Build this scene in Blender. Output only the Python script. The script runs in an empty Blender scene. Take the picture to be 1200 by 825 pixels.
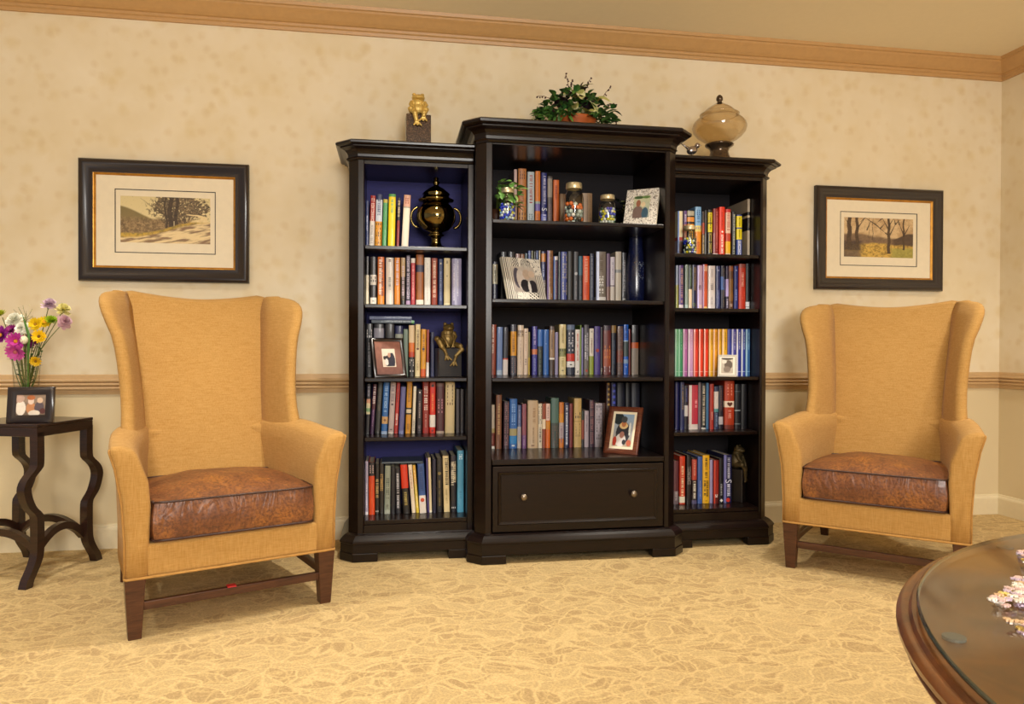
import bpy, bmesh, math, random
from mathutils import Vector, Matrix
random.seed(7)
rnd = random.Random(11)
SC = bpy.context.scene
COL = SC.collection
PI = math.pi

# ---------------------------------------------------------------- camera model (pinhole, 1200 x 825)
YAW, PITCH, ROLL, FPX = -.16366, -.00806, .00339, 850.0
CAM = Vector((0.0, -3.87654, 1.01035))
_f = Vector((-math.sin(YAW)*math.cos(PITCH), math.cos(YAW)*math.cos(PITCH), math.sin(PITCH)))
_r0 = Vector((math.cos(YAW), math.sin(YAW), 0))
_u0 = _r0.cross(_f)
_r = math.cos(ROLL)*_r0 + math.sin(ROLL)*_u0
_u = -math.sin(ROLL)*_r0 + math.cos(ROLL)*_u0
def ray(px, py):
    return _f + (px-600)/FPX*_r - (py-412.5)/FPX*_u
def at_y(px, py, y):          # point of the room seen at a pixel, on a plane parallel to the back wall
    d = ray(px, py); return CAM + d*((y-CAM.y)/d.y)
def at_z(px, py, z):          # the same on a horizontal plane
    d = ray(px, py); return CAM + d*((z-CAM.z)/d.z)

# ---------------------------------------------------------------- colours
def lin(c): return c/12.92 if c <= .04045 else ((c+.055)/1.055)**2.4
def hx(s, k=1.0):
    s = s.lstrip('#')
    return tuple(min(1, lin(int(s[i:i+2], 16)/255)*k) for i in (0, 2, 4))

# ---------------------------------------------------------------- mesh builder
class MB:
    def __init__(self): self.v = []; self.f = []; self.c = []; self.col = None
    def add(self, vs, fs, col=None):
        o = len(self.v); self.v += [tuple(p) for p in vs]
        for f in fs:
            self.f.append(tuple(i+o for i in f)); self.c.append(col or self.col)
        return self
    def box(self, x0, x1, y0, y1, z0, z1, col=None):
        vs = [(x, y, z) for z in (z0, z1) for y in (y0, y1) for x in (x0, x1)]
        return self.add(vs, [(0,2,3,1),(4,5,7,6),(0,1,5,4),(2,6,7,3),(0,4,6,2),(1,3,7,5)], col)
    def loft(self, rings, cap=True, closed=True, col=None):
        n = len(rings[0]); vs = [p for r in rings for p in r]; fs = []
        for i in range(len(rings)-1):
            for j in range(n if closed else n-1):
                k = (j+1) % n
                fs.append((i*n+j, i*n+k, (i+1)*n+k, (i+1)*n+j))
        if cap and closed:
            fs.append(tuple(range(n-1, -1, -1))); m = (len(rings)-1)*n
            fs.append(tuple(range(m, m+n)))
        return self.add(vs, fs, col)
    def lathe(self, prof, n=24, c=(0,0,0), col=None, cap=True):
        rings = [[(c[0]+r*math.cos(2*PI*k/n), c[1]+r*math.sin(2*PI*k/n), c[2]+z) for k in range(n)] for r, z in prof]
        return self.loft(rings, cap, True, col)
    def tube(self, pts, rad, n=8, col=None, cap=True):
        pts = [Vector(p) for p in pts]
        if not hasattr(rad, '__len__'): rad = [rad]*len(pts)
        rings = []; side = None
        for i, p in enumerate(pts):
            t = (pts[min(i+1, len(pts)-1)] - pts[max(i-1, 0)]).normalized()
            if side is None:
                side = t.orthogonal().normalized()
            side = (side - t*side.dot(t)).normalized()
            up = t.cross(side)
            rings.append([p + rad[i]*(math.cos(2*PI*k/n)*side + math.sin(2*PI*k/n)*up) for k in range(n)])
        return self.loft(rings, cap, True, col)
    def bar(self, pts, w, h, up=(0,0,1), col=None):      # rectangular section swept along points (w across, h along `up`)
        pts = [Vector(p) for p in pts]; upv = Vector(up); rings = []
        for i, p in enumerate(pts):
            t = (pts[min(i+1, len(pts)-1)] - pts[max(i-1, 0)]).normalized()
            s = t.cross(upv).normalized(); u = s.cross(t).normalized()
            ww = w[i] if hasattr(w, '__len__') else w; hh = h[i] if hasattr(h, '__len__') else h
            rings.append([p - s*ww/2 - u*hh/2, p + s*ww/2 - u*hh/2, p + s*ww/2 + u*hh/2, p - s*ww/2 + u*hh/2])
        return self.loft(rings, True, True, col)
    def ball(self, c, r, n=8, m=6, col=None, sq=(1,1,1), rot=None):
        rings = []
        for i in range(1, m):
            a = PI*i/m
            ring = []
            for k in range(n):
                p = Vector((r*sq[0]*math.sin(a)*math.cos(2*PI*k/n), r*sq[1]*math.sin(a)*math.sin(2*PI*k/n), -r*sq[2]*math.cos(a)))
                if rot is not None: p = rot @ p
                ring.append(p + Vector(c))
            rings.append(ring)
        o = len(self.v); self.loft(rings, False, True, col)
        b = Vector((0,0,-r*sq[2])); t = Vector((0,0,r*sq[2]))
        if rot is not None: b = rot @ b; t = rot @ t
        self.v += [tuple(b+Vector(c)), tuple(t+Vector(c))]; ib = len(self.v)-2; it = ib+1; l = o+(m-2)*n
        for k in range(n):
            self.f.append((ib, o+(k+1) % n, o+k)); self.c.append(col or self.col)
            self.f.append((it, l+k, l+(k+1) % n)); self.c.append(col or self.col)
        return self
    def xf(self, M, start=0):
        for i in range(start, len(self.v)): self.v[i] = tuple(M @ Vector(self.v[i]))
        return self
    def mesh(self, name, mat, smooth=False, recalc=True):
        me = bpy.data.meshes.new(name); me.from_pydata(self.v, [], self.f)
        if recalc:
            bm = bmesh.new(); bm.from_mesh(me); bmesh.ops.recalc_face_normals(bm, faces=bm.faces); bm.to_mesh(me); bm.free()
        if any(c is not None for c in self.c):
            ca = me.color_attributes.new('Col', 'FLOAT_COLOR', 'CORNER')
            buf = []
            for p, c in zip(me.polygons, self.c):
                c = c or (.5, .5, .5)
                buf += [c[0], c[1], c[2], 1.0]*p.loop_total
            ca.data.foreach_set('color', buf)
        if smooth is True: me.polygons.foreach_set('use_smooth', [True]*len(me.polygons))
        if smooth == 'auto':
            me.polygons.foreach_set('use_smooth', [True]*len(me.polygons)); me.set_sharp_from_angle(angle=math.radians(38))
        me.materials.append(mat)
        return me
    def build(self, name, mat, parent=None, smooth=False, bevel=0, seg=2, subsurf=0, loc=None, rot=None):
        o = bpy.data.objects.new(name, self.mesh(name, mat, smooth)); COL.objects.link(o)
        if parent: o.parent = parent
        if loc is not None: o.location = loc
        if rot is not None: o.rotation_euler = rot
        if bevel:
            m = o.modifiers.new('bevel', 'BEVEL'); m.width = bevel; m.segments = seg; m.limit_method = 'ANGLE'; m.angle_limit = math.radians(40)
        if subsurf:
            m = o.modifiers.new('sub', 'SUBSURF'); m.levels = subsurf; m.render_levels = subsurf
        return o
def painted(name, w, h, nx, ny, fn, mat, parent=None, M=None):
    """A flat picture w x h in the local xz plane facing -y: vertex colours from fn(u, v), v upwards."""
    vs = [(w*(i/nx-.5), 0, h*(j/ny)) for j in range(ny+1) for i in range(nx+1)]
    fs = [(j*(nx+1)+i, j*(nx+1)+i+1, (j+1)*(nx+1)+i+1, (j+1)*(nx+1)+i) for j in range(ny) for i in range(nx)]
    me = bpy.data.meshes.new(name); me.from_pydata(vs, [], fs)
    ca = me.color_attributes.new('Col', 'FLOAT_COLOR', 'POINT'); buf = []
    for j in range(ny+1):
        for i in range(nx+1):
            c = fn(i/nx, j/ny); buf += [c[0], c[1], c[2], 1.0]
    ca.data.foreach_set('color', buf); me.materials.append(mat)
    o = bpy.data.objects.new(name, me); COL.objects.link(o)
    if parent: o.parent = parent
    if M is not None: o.matrix_local = M
    return o
LABELS = {}
def tag(o, label, cat, group=None):
    o['label'] = label; o['category'] = cat
    if group: o['group'] = group
    return o
def thing(name, label, cat, loc=(0,0,0), rotz=0, group=None):
    o = bpy.data.objects.new(name, None); COL.objects.link(o)
    o.empty_display_size = .05
    o.location = loc; o.rotation_euler = (0, 0, rotz)
    return tag(o, label, cat, group)
def struct(o): o['kind'] = 'structure'; return o

# ---------------------------------------------------------------- materials
def nmat(name):
    m = bpy.data.materials.new(name); m.use_nodes = True
    nt = m.node_tree; b = nt.nodes['Principled BSDF']
    return m, nt, b
def nd(nt, t, **kw):
    n = nt.nodes.new(t)
    for k, v in kw.items():
        if k in n.inputs.keys(): n.inputs[k].default_value = v
        else: setattr(n, k, v)
    return n
def L(nt, a, b): nt.links.new(a, b)
def ramp(nt, fac, stops, interp='LINEAR'):
    r = nt.nodes.new('ShaderNodeValToRGB'); r.color_ramp.interpolation = interp
    e = r.color_ramp.elements
    while len(e) < len(stops): e.new(.5)
    for i, (p, c) in enumerate(stops):
        e[i].position = p; e[i].color = (*c, 1)
    L(nt, fac, r.inputs['Fac']); return r.outputs['Color']
def objcoord(nt, scale=(1,1,1)):
    tc = nt.nodes.new('ShaderNodeTexCoord'); mp = nt.nodes.new('ShaderNodeMapping')
    mp.inputs['Scale'].default_value = scale; L(nt, tc.outputs['Object'], mp.inputs['Vector']); return mp.outputs['Vector']
def bump(nt, b, h, strength, dist=.002):
    n = nt.nodes.new('ShaderNodeBump'); n.inputs['Strength'].default_value = strength; n.inputs['Distance'].default_value = dist
    L(nt, h, n.inputs['Height']); L(nt, n.outputs['Normal'], b.inputs['Normal'])
def mixc(nt, f, a, b, mode='MIX'):
    n = nt.nodes.new('ShaderNodeMix'); n.data_type = 'RGBA'; n.blend_type = mode
    for s, i in ((f, 0), (a, 6), (b, 7)):
        if hasattr(s, 'is_output'): L(nt, s, n.inputs[i])
        elif i == 0: n.inputs[0].default_value = s
        else: n.inputs[i].default_value = (*s, 1)
    return n.outputs[2]
def plain(name, c, rough=.5, metal=0, coat=0, noise=.06, spec=.5):
    m, nt, b = nmat(name)
    if isinstance(c, str): c = hx(c)
    v = objcoord(nt); n = nd(nt, 'ShaderNodeTexNoise', Scale=35, Detail=3); L(nt, v, n.inputs['Vector'])
    L(nt, ramp(nt, n.outputs['Fac'], [(.3, tuple(x*(1-noise) for x in c)), (.7, tuple(min(1, x*(1+noise)) for x in c))]), b.inputs['Base Color'])
    b.inputs['Roughness'].default_value = rough; b.inputs['Metallic'].default_value = metal
    b.inputs['Coat Weight'].default_value = coat; b.inputs['Coat Roughness'].default_value = .12
    b.inputs['Specular IOR Level'].default_value = spec
    return m
def attr(name, rough=.5, coat=0, spec=.5):
    m, nt, b = nmat(name)
    a = nd(nt, 'ShaderNodeAttribute', attribute_name='Col')
    L(nt, a.outputs['Color'], b.inputs['Base Color']); b.inputs['Roughness'].default_value = rough
    b.inputs['Coat Weight'].default_value = coat; b.inputs['Specular IOR Level'].default_value = spec
    return m
def wood(name, c0, c1, rough=.3, coat=.3, scale=(3, 3, 26), cr=.15, spec=.35):
    m, nt, b = nmat(name)
    v = objcoord(nt, scale); n = nd(nt, 'ShaderNodeTexNoise', Scale=3.0, Detail=6, Roughness=.6, Distortion=1.2); L(nt, v, n.inputs['Vector'])
    L(nt, ramp(nt, n.outputs['Fac'], [(.3, c0), (.72, c1)]), b.inputs['Base Color'])
    b.inputs['Roughness'].default_value = rough; b.inputs['Coat Weight'].default_value = coat; b.inputs['Coat Roughness'].default_value = cr
    b.inputs['Specular IOR Level'].default_value = spec
    return m
def clear_glass(name, tint=(1,1,1), refl=1.0, ior=1.45, rough=0.0, edge=.55):
    m = bpy.data.materials.new(name); m.use_nodes = True; nt = m.node_tree
    for n in list(nt.nodes): nt.nodes.remove(n)
    out = nt.nodes.new('ShaderNodeOutputMaterial'); mx = nt.nodes.new('ShaderNodeMixShader')
    tr = nt.nodes.new('ShaderNodeBsdfTransparent'); tr.inputs['Color'].default_value = (*tint, 1)
    lw = nt.nodes.new('ShaderNodeLayerWeight'); lw.inputs['Blend'].default_value = .5
    rp = ramp(nt, lw.outputs['Facing'], [(0.0, tint), (.45, tint), (1.0, tuple(x*edge for x in tint))]); L(nt, rp, tr.inputs['Color'])
    gl = nt.nodes.new('ShaderNodeBsdfGlossy'); gl.inputs['Roughness'].default_value = rough; gl.inputs['Color'].default_value = (refl, refl, refl, 1)
    fr = nt.nodes.new('ShaderNodeFresnel'); fr.inputs['IOR'].default_value = ior
    geo = nt.nodes.new('ShaderNodeNewGeometry'); mt = nt.nodes.new('ShaderNodeMath'); mt.operation = 'MULTIPLY'
    inv = nt.nodes.new('ShaderNodeMath'); inv.operation = 'SUBTRACT'; inv.inputs[0].default_value = 1.0; L(nt, geo.outputs['Backfacing'], inv.inputs[1])
    L(nt, fr.outputs['Fac'], mt.inputs[0]); L(nt, inv.outputs[0], mt.inputs[1])
    L(nt, mt.outputs[0], mx.inputs['Fac']); L(nt, tr.outputs[0], mx.inputs[1]); L(nt, gl.outputs[0], mx.inputs[2]); L(nt, mx.outputs[0], out.inputs['Surface'])
    return m

DW0, DW1 = hx('#0e0706'), hx('#1b0f0c')
M_CASE = wood('espresso_wood', DW0, DW1, .28, .10, spec=.28)
M_BACK = wood('espresso_back_panel', hx('#0d080c'), hx('#150d12'), .75, 0)
M_BACKBLUE = wood('blue_cast_back_panel', hx('#1c1a58'), hx('#272470'), .6, 0)  # bluish light cast inside the urn case, put into the panel colour
M_TABLE = wood('dark_table_wood', hx('#21130f'), hx('#38221a'), .28, .4)
M_LEG = wood('walnut_leg_wood', hx('#3a2015'), hx('#5a3623'), .35, .3)
M_ROUND = wood('mahogany_table_wood', hx('#4a2815'), hx('#845026'), .3, .5, (5, 5, 5))
M_COVER = attr('book_cover', .42, .15)
M_PRINT = attr('printed_paper', .55)
M_INK = attr('lettering', .5)
M_PAGE = plain('page_paper', '#d9ccb0', .8)
M_KNOB = plain('pewter_knob', '#8d8174', .3, .9)
M_BLACKFRAME = plain('black_frame', '#241a1a', .3, 0, .4)
M_GOLD = plain('gilt_edge', '#c08a3a', .35, .7, 0, .2)
M_MAT = plain('cream_mat_board', '#eee2c8', .85, 0, 0, .02)
M_GLASS = clear_glass('clear_glass', (.93, .95, .92), 1, 1.7, 0, .35)
M_AMBER = clear_glass('amber_glass', (.84, .75, .60), 1, 1.8, 0, .6)
M_SMOKE = plain('smoked_glass_foot', '#5a4a3a', .12, .6)
M_MERC = plain('dark_mirrored_glass', '#76663f', .06, 1, 0, .25)
M_BRONZE = plain('bronze', '#7d6638', .45, .55, 0, .35)
M_DULLBRONZE = plain('dull_bronze', '#54472c', .5, .4, 0, .3)
M_BRASS = plain('brass', '#d8b866', .42, .45, 0, .2)
M_LID = plain('tin_lid', '#d8c9a2', .35, .6)
M_STEEL = plain('silver_metal', '#a79d9a', .25, .9)
M_NAVYGLAZE = plain('navy_glaze', '#141a3c', .25, 0, .5, .2)
M_TERRA = plain('terracotta', '#b0571f', .6, 0, 0, .15)
M_POT = plain('brown_pot', '#4a2a18', .5)
M_LEAF = attr('leaf', .5)
M_STEM = plain('green_stem', '#5d6a2c', .6)
M_PETAL = attr('petal', .6)
M_BLOCK = plain('black_block', '#1c1614', .35, 0, .2)
M_TWIG = plain('dark_twig', '#4a2a26', .7)
M_BUMP = plain('grey_bumper', '#5c5f60', .4)

def granite():
    m, nt, b = nmat('brown_granite'); v = objcoord(nt)
    n = nd(nt, 'ShaderNodeTexVoronoi', Scale=260); L(nt, v, n.inputs['Vector'])
    L(nt, ramp(nt, n.outputs['Distance'], [(.1, hx('#1c120d')), (.5, hx('#3c2a1e')), (.85, hx('#7a5c44'))]), b.inputs['Base Color']); b.inputs['Roughness'].default_value = .2
    return m
M_GRANITE = granite()
def fabric():
    m, nt, b = nmat('gold_woven_fabric')
    n1 = nd(nt, 'ShaderNodeTexNoise', Scale=24, Detail=3, Roughness=.6); L(nt, objcoord(nt, (1,1,14)), n1.inputs['Vector'])
    n2 = nd(nt, 'ShaderNodeTexNoise', Scale=24, Detail=3, Roughness=.6); L(nt, objcoord(nt, (14,14,1)), n2.inputs['Vector'])
    n3 = nd(nt, 'ShaderNodeTexNoise', Scale=5, Detail=3); L(nt, objcoord(nt), n3.inputs['Vector'])
    av = nd(nt, 'ShaderNodeMath', operation='ADD'); L(nt, n1.outputs['Fac'], av.inputs[0]); L(nt, n2.outputs['Fac'], av.inputs[1])
    hf = nd(nt, 'ShaderNodeMath', operation='MULTIPLY'); L(nt, av.outputs[0], hf.inputs[0]); hf.inputs[1].default_value = .5
    c = ramp(nt, hf.outputs[0], [(.36, hx('#ab8143')), (.5, hx('#b68d51')), (.64, hx('#c1995c'))])
    L(nt, mixc(nt, n3.outputs['Fac'], c, mixc(nt, 1.0, c, (.93,.90,.84), 'MULTIPLY')), b.inputs['Base Color'])
    b.inputs['Roughness'].default_value = .85; b.inputs['Sheen Weight'].default_value = .05; b.inputs['Specular IOR Level'].default_value = .2
    bump(nt, b, hf.outputs[0], .35, .0015); return m
M_FAB = fabric()
M_WELT = plain('fabric_welt', '#b4884c', .85, 0, 0, .1, .2)
def leather():
    m, nt, b = nmat('mottled_brown_leather'); v = objcoord(nt)
    n = nd(nt, 'ShaderNodeTexNoise', Scale=7, Detail=5, Roughness=.6); L(nt, v, n.inputs['Vector'])
    n2 = nd(nt, 'ShaderNodeTexNoise', Scale=95, Detail=3, Roughness=.7); L(nt, v, n2.inputs['Vector'])
    c = ramp(nt, n.outputs['Fac'], [(.32, hx('#5e3420')), (.52, hx('#82502e')), (.7, hx('#a4682f'))])
    c2 = mixc(nt, ramp(nt, n2.outputs['Fac'], [(.42, (0,0,0)), (.62, (.75,.75,.75))]), c, hx('#4c2b1e'))
    L(nt, c2, b.inputs['Base Color']); b.inputs['Roughness'].default_value = .42; b.inputs['Coat Weight'].default_value = .12
    w = nd(nt, 'ShaderNodeTexNoise', Scale=11, Detail=2, Distortion=1.5); L(nt, objcoord(nt, (2.2, 1, 1)), w.inputs['Vector'])
    bump(nt, b, w.outputs['Fac'], .5, .012); return m
M_LEATHER = leather()
M_PIPING = plain('dark_leather_piping', '#3a2018', .45)

def wallpaper():
    m, nt, b = nmat('spotted_cream_wallpaper')
    geo = nt.nodes.new('ShaderNodeNewGeometry'); sep = nt.nodes.new('ShaderNodeSeparateXYZ'); L(nt, geo.outputs['Position'], sep.inputs[0])
    mp = nt.nodes.new('ShaderNodeMapping'); mp.inputs['Scale'].default_value = (1, 1, 1); L(nt, geo.outputs['Position'], mp.inputs['Vector'])
    no = nd(nt, 'ShaderNodeTexNoise', Scale=18, Detail=3); L(nt, mp.outputs['Vector'], no.inputs['Vector'])
    big = nd(nt, 'ShaderNodeTexNoise', Scale=3.2, Detail=3, Roughness=.6); L(nt, mp.outputs['Vector'], big.inputs['Vector'])
    base = ramp(nt, big.outputs['Fac'], [(.3, hx('#e2d2b0')), (.7, hx('#ebdfc6'))])
    def spots(sc, loc, lo, hi, amt):
        m2 = nt.nodes.new('ShaderNodeMapping'); m2.inputs['Location'].default_value = loc; L(nt, geo.outputs['Position'], m2.inputs['Vector'])
        vo = nd(nt, 'ShaderNodeTexVoronoi', Scale=sc, Randomness=1.0); L(nt, m2.outputs['Vector'], vo.inputs['Vector'])
        add = nd(nt, 'ShaderNodeMath', operation='MULTIPLY_ADD'); L(nt, no.outputs['Fac'], add.inputs[0]); add.inputs[1].default_value = .55; L(nt, vo.outputs['Distance'], add.inputs[2])
        return ramp(nt, add.outputs[0], [(lo, (amt,)*3), (hi, (0,0,0))])
    paper = mixc(nt, spots(9.5, (0,0,0), .34, .68, .36), base, hx('#d8c089'))
    paper = mixc(nt, spots(13.0, (.37,.2,.61), .36, .64, .30), paper, hx('#d2b788'))
    gt = nd(nt, 'ShaderNodeMath', operation='GREATER_THAN'); L(nt, sep.outputs['Z'], gt.inputs[0]); gt.inputs[1].default_value = .82
    L(nt, mixc(nt, gt.outputs[0], hx('#dccba6'), paper), b.inputs['Base Color'])
    b.inputs['Roughness'].default_value = .75; b.inputs['Specular IOR Level'].default_value = .25
    return m
M_WALL = wallpaper()
M_CEIL = plain('ceiling_paint', '#ede2ca', .9, 0, 0, .01, .1)
M_CROWN = plain('tan_painted_trim', '#c09763', .45, 0, 0, .04)
M_RAIL = plain('tan_painted_chair_rail', '#c6a477', .4, 0, 0, .04)
M_BASEB = plain('cream_painted_baseboard', '#e6d8b6', .5, 0, 0, .02)
def carpet():
    m, nt, b = nmat('scrolling_leaf_carpet')
    v = objcoord(nt)
    wz = nd(nt, 'ShaderNodeTexNoise', Scale=5.5, Detail=2); L(nt, v, wz.inputs['Vector'])
    vm = nd(nt, 'ShaderNodeVectorMath', operation='MULTIPLY_ADD'); L(nt, wz.outputs['Color'], vm.inputs[0]); vm.inputs[1].default_value = (.20, .20, 0); L(nt, v, vm.inputs[2])
    def lines(sc, w, off, st):
        mp = nt.nodes.new('ShaderNodeMapping'); mp.inputs['Location'].default_value = off; mp.inputs['Scale'].default_value = st; L(nt, vm.outputs[0], mp.inputs['Vector'])
        vo = nd(nt, 'ShaderNodeTexVoronoi', Scale=sc); vo.feature = 'DISTANCE_TO_EDGE'; L(nt, mp.outputs['Vector'], vo.inputs['Vector'])
        cell = nd(nt, 'ShaderNodeTexVoronoi', Scale=sc); L(nt, mp.outputs['Vector'], cell.inputs['Vector'])
        return ramp(nt, vo.outputs['Distance'], [(w*.3, (1,1,1)), (w, (0,0,0))]), cell.outputs['Color']
    l1, c1 = lines(10.0, .09, (0,0,0), (1, 2.0, 1)); l2, c2 = lines(12.0, .08, (3.3,1.7,0), (2.0, 1, 1)); l3, c3 = lines(19.0, .09, (1.3,5.7,0), (1.4, 1.2, 1))
    sp = nt.nodes.new('ShaderNodeSeparateColor'); L(nt, c1, sp.inputs[0])
    nz = nd(nt, 'ShaderNodeTexNoise', Scale=120, Detail=4, Roughness=.8); L(nt, v, nz.inputs['Vector'])
    fill = ramp(nt, sp.outputs[0], [(.3, hx('#c2a87a')), (.7, hx('#b3986d'))])
    a = mixc(nt, mixc(nt, .4, (0,0,0), l3), fill, hx('#c9ae7c')); a = mixc(nt, mixc(nt, .7, (0,0,0), l2), a, hx('#cdb27f')); a = mixc(nt, mixc(nt, .9, (0,0,0), l1), a, hx('#d3b986'))
    a = mixc(nt, .5, a, ramp(nt, nz.outputs['Fac'], [(.32, (.22,.22,.22)), (.68, (.78,.78,.78))]), 'OVERLAY')
    L(nt, a, b.inputs['Base Color']); b.inputs['Roughness'].default_value = .95; b.inputs['Specular IOR Level'].default_value = .1
    bump(nt, b, nz.outputs['Fac'], .5, .004); return m
M_CARPET = carpet()
# ================================================================ room
XC = 3.65; XL = -4.2; YF = -7.0; ZC = 2.735
struct(MB().box(XL, XC+.12, YF, .12, -.06, 0).build('floor', M_CARPET))
struct(MB().box(XL, XC+.12, YF, .12, ZC, ZC+.06).build('ceiling', M_CEIL))
struct(MB().box(XL, XC+.12, 0, .12, 0, ZC).build('wall_back', M_WALL))
struct(MB().box(XC, XC+.12, YF, 0, 0, ZC).build('wall_right', M_WALL))
def run(name, prof, mat, side):
    m = MB()
    if side == 'back':
        rings = [[(XL, -d, z) for d, z in prof], [(XC-d, -d, z) for d, z in prof]]
    else:
        rings = [[(XC-d, -d, z) for d, z in prof], [(XC-d, YF, z) for d, z in prof]]
    m.loft(rings, True, True)
    return struct(m.build(name, mat, None, False))
crown = [(0,2.625),(.012,2.625),(.016,2.640),(.024,2.645),(.026,2.657),(.036,2.660),(.050,2.672),(.070,2.694),(.084,2.708),(.088,2.716),(.098,2.719),(.102,2.735),(0,2.735)]
run('trim_1', crown, M_CROWN, 'back'); run('trim_2', crown, M_CROWN, 'right')
rail = [(0,.766),(.010,.766),(.013,.786),(.022,.788),(.026,.795),(.022,.802),(.017,.804),(.024,.807),(.029,.814),(.024,.821),(.018,.823),(.025,.826),(.029,.833),(.024,.840),(.014,.842),(.010,.858),(.004,.863),(0,.863)]
run('trim_3', rail, M_RAIL, 'back'); run('trim_4', rail, M_RAIL, 'right')
bb = [(0,0),(.016,0),(.016,.095),(.013,.104),(.007,.110),(.006,.117),(0,.120)]
run('baseboard_back', bb, M_BASEB, 'back'); run('baseboard_right', bb, M_BASEB, 'right')

# ================================================================ bookcases
def ring(xl, xr, yf, yb, cl, cr, d, z, dl=1, dr=1):
    a = xl - d*dl; b = xr + d*dr; f = yf - d
    cl2 = cl + (.45*d if cl > .01 else 0); cr2 = cr + (.45*d if cr > .01 else 0)
    return [(a, yb, z), (a, f+cl2, z), (a+cl2, f, z), (b-cr2, f, z), (b, f+cr2, z), (b, yb, z)]
def bookcase(name, label, xl, xr, yf, opl, opr, cl, cr, opt, ztop, shelves, zb, dl, dr, blue, center=False):
    """xl..xr outer sides, yf face, opl..opr opening, cl/cr canted corner sizes, opt opening top, ztop crown top, zb bottom deck top"""
    x0 = (xl+xr)/2
    t = thing(name, label, 'bookcase', (x0, 0, 0)); t['group'] = 'dark wood bookcases against the wall'
    def P(mb, n, mat=M_CASE, **k):
        mb.xf(Matrix.Translation((-x0, 0, 0))); return mb.build(n, mat, t, **k)
    yb = -.034
    # canted stiles run the full height; a stile is the front post with its chamfer
    for s in (0, 1):
        m = MB()
        if s == 0:
            a, b, c = xl, opl, cl
            pl = [(a, yf+max(c, .002)+.012), (a, yf+c), (a+c, yf), (b-.004, yf), (b, yf+.004), (b, yf+.022), (a+.02, yf+.03+c)] if c > .01 else [(a, yf+.022), (a, yf), (b-.003, yf), (b, yf+.003), (b, yf+.022)]
        else:
            a, b, c = opr, xr, cr
            pl = [(a, yf+.022), (a, yf+.004), (a+.004, yf), (b-c, yf), (b, yf+c), (b, yf+c+.012), (b-.02, yf+.03+c)] if c > .01 else [(a, yf+.022), (a, yf+.003), (a+.003, yf), (b, yf), (b, yf+.022)]
        m.loft([[(x, y, z) for x, y in pl] for z in (.04, ztop-.03)])
        P(m, 'stile')
        # small bead line down the stile
    for a, b in ((xl+.002, opl-.001), (opr+.001, xr-.002)):
        inner = (opl-.016, opl-.001) if a < x0 else (opr+.001, opr+.016)
        c = cl if a < x0 else cr
        m = MB().box(inner[0], inner[1], yf+.024+c*.0, yb-.01, .06, opt+.01)
        if a < x0: m.box(a, a+.014, yf+.04+c, yb, .04, ztop-.04)
        else: m.box(b-.014, b, yf+.04+c, yb, .04, ztop-.04)
        P(m, 'side_panel')
    P(MB().box(opl-.001, opr+.001, yb-.012, yb, .06, opt+.02), 'back_panel', M_BACKBLUE if blue else M_BACK)
    P(MB().box(opl, opr, yf+.002, yb-.013, opt, opt+.016), 'top_panel')
    P(MB().box(opl+.0005, opr-.0005, yf, yf+.02, opt+.0165, ztop-.06), 'top_rail')
    for z in shelves:
        P(MB().box(opl+.001, opr-.001, yf+.012, yb-.013, z-.018, z), 'shelf', bevel=.003)
    # crown
    m = MB(); h = ztop-.078
    prof = [(.0, h-.004), (.008, h-.002), (.013, h+.004), (.008, h+.011), (.004, h+.013), (.005, h+.024), (.010, h+.034), (.020, h+.044), (.034, h+.050), (.040, h+.052), (.040, h+.057), (.052, h+.059), (.060, h+.064), (.061, h+.072), (.055, h+.078)]
    if center:
        h = ztop-.092
        prof = [(.0, h-.006), (.009, h-.004), (.015, h+.003), (.010, h+.010), (.005, h+.013), (.006, h+.026), (.011, h+.038), (.022, h+.050), (.038, h+.057), (.045, h+.059), (.045, h+.066), (.058, h+.068), (.068, h+.074), (.069, h+.085), (.062, h+.092)]
    rs = []
    for d, z in prof:
        e = dl if z > 1.967 or not center else 0
        f = dr if z > 1.967 or not center else 0
        rs.append(ring(xl, xr, yf, yb, cl, cr, d, z, e, f))
    m.loft(rs); P(m, 'crown', smooth=False)
    # base: bottom deck, moulding, skirt with bracket feet
    if not center:
        P(MB().box(opl+.0005, opr-.0005, yf+.008, yb-.013, zb-.02, zb), 'bottom_deck', bevel=.002)
        P(MB().box(opl+.0005, opr-.0005, yf, yf+.018, .118, zb-.0205), 'bottom_rail')
    zt = .134 if center else .124
    yst = -.446 if center else yb
    m = MB()
    rs = [ring(xl, xr, yf, yst, cl, cr, d, z, dl, dr) for d, z in ((.036, .042), (.036, zt-.042), (.040, zt-.038), (.040, zt-.032), (.036, zt-.026), (.028, zt-.016), (.016, zt-.006), (.004, zt))]
    # skirt as front/side boards: hollow underneath between the feet
    m.loft(rs); P(m, 'base_moulding', smooth=False)
    for s in (0, 1):
        m = MB(); W = .115
        d = .040
        R0 = ring(xl, xr, yf, yst if not center else yst, cl, cr, d, 0, dl, dr)
        if s == 0: pts = [(R0[1][0], R0[1][1]+.10), R0[1][:2], R0[2][:2], (R0[2][0]+W, R0[2][1]), (R0[2][0]+W, R0[2][1]+.05), (R0[1][0]+.05, R0[1][1]+.10)]
        else: pts = [(R0[3][0]-W, R0[3][1]+.05), (R0[3][0]-W, R0[3][1]), R0[3][:2], R0[4][:2], (R0[4][0], R0[4][1]+.10), (R0[4][0]-.05, R0[4][1]+.10)]
        m.loft([[(x, y, z) for x, y in pts] for z in (.002, .0415)])
        P(m, 'bracket_foot', bevel=.003)
    for s in (0, 1):
        xx = xl+.01 if s == 0 else xr-.07
        P(MB().box(xx, xx+.06, -.10, -.04, .002, .06), 'bracket_foot')
    return t, P
SH_SIDE = [1.484, 1.207, .857, .575]
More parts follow.
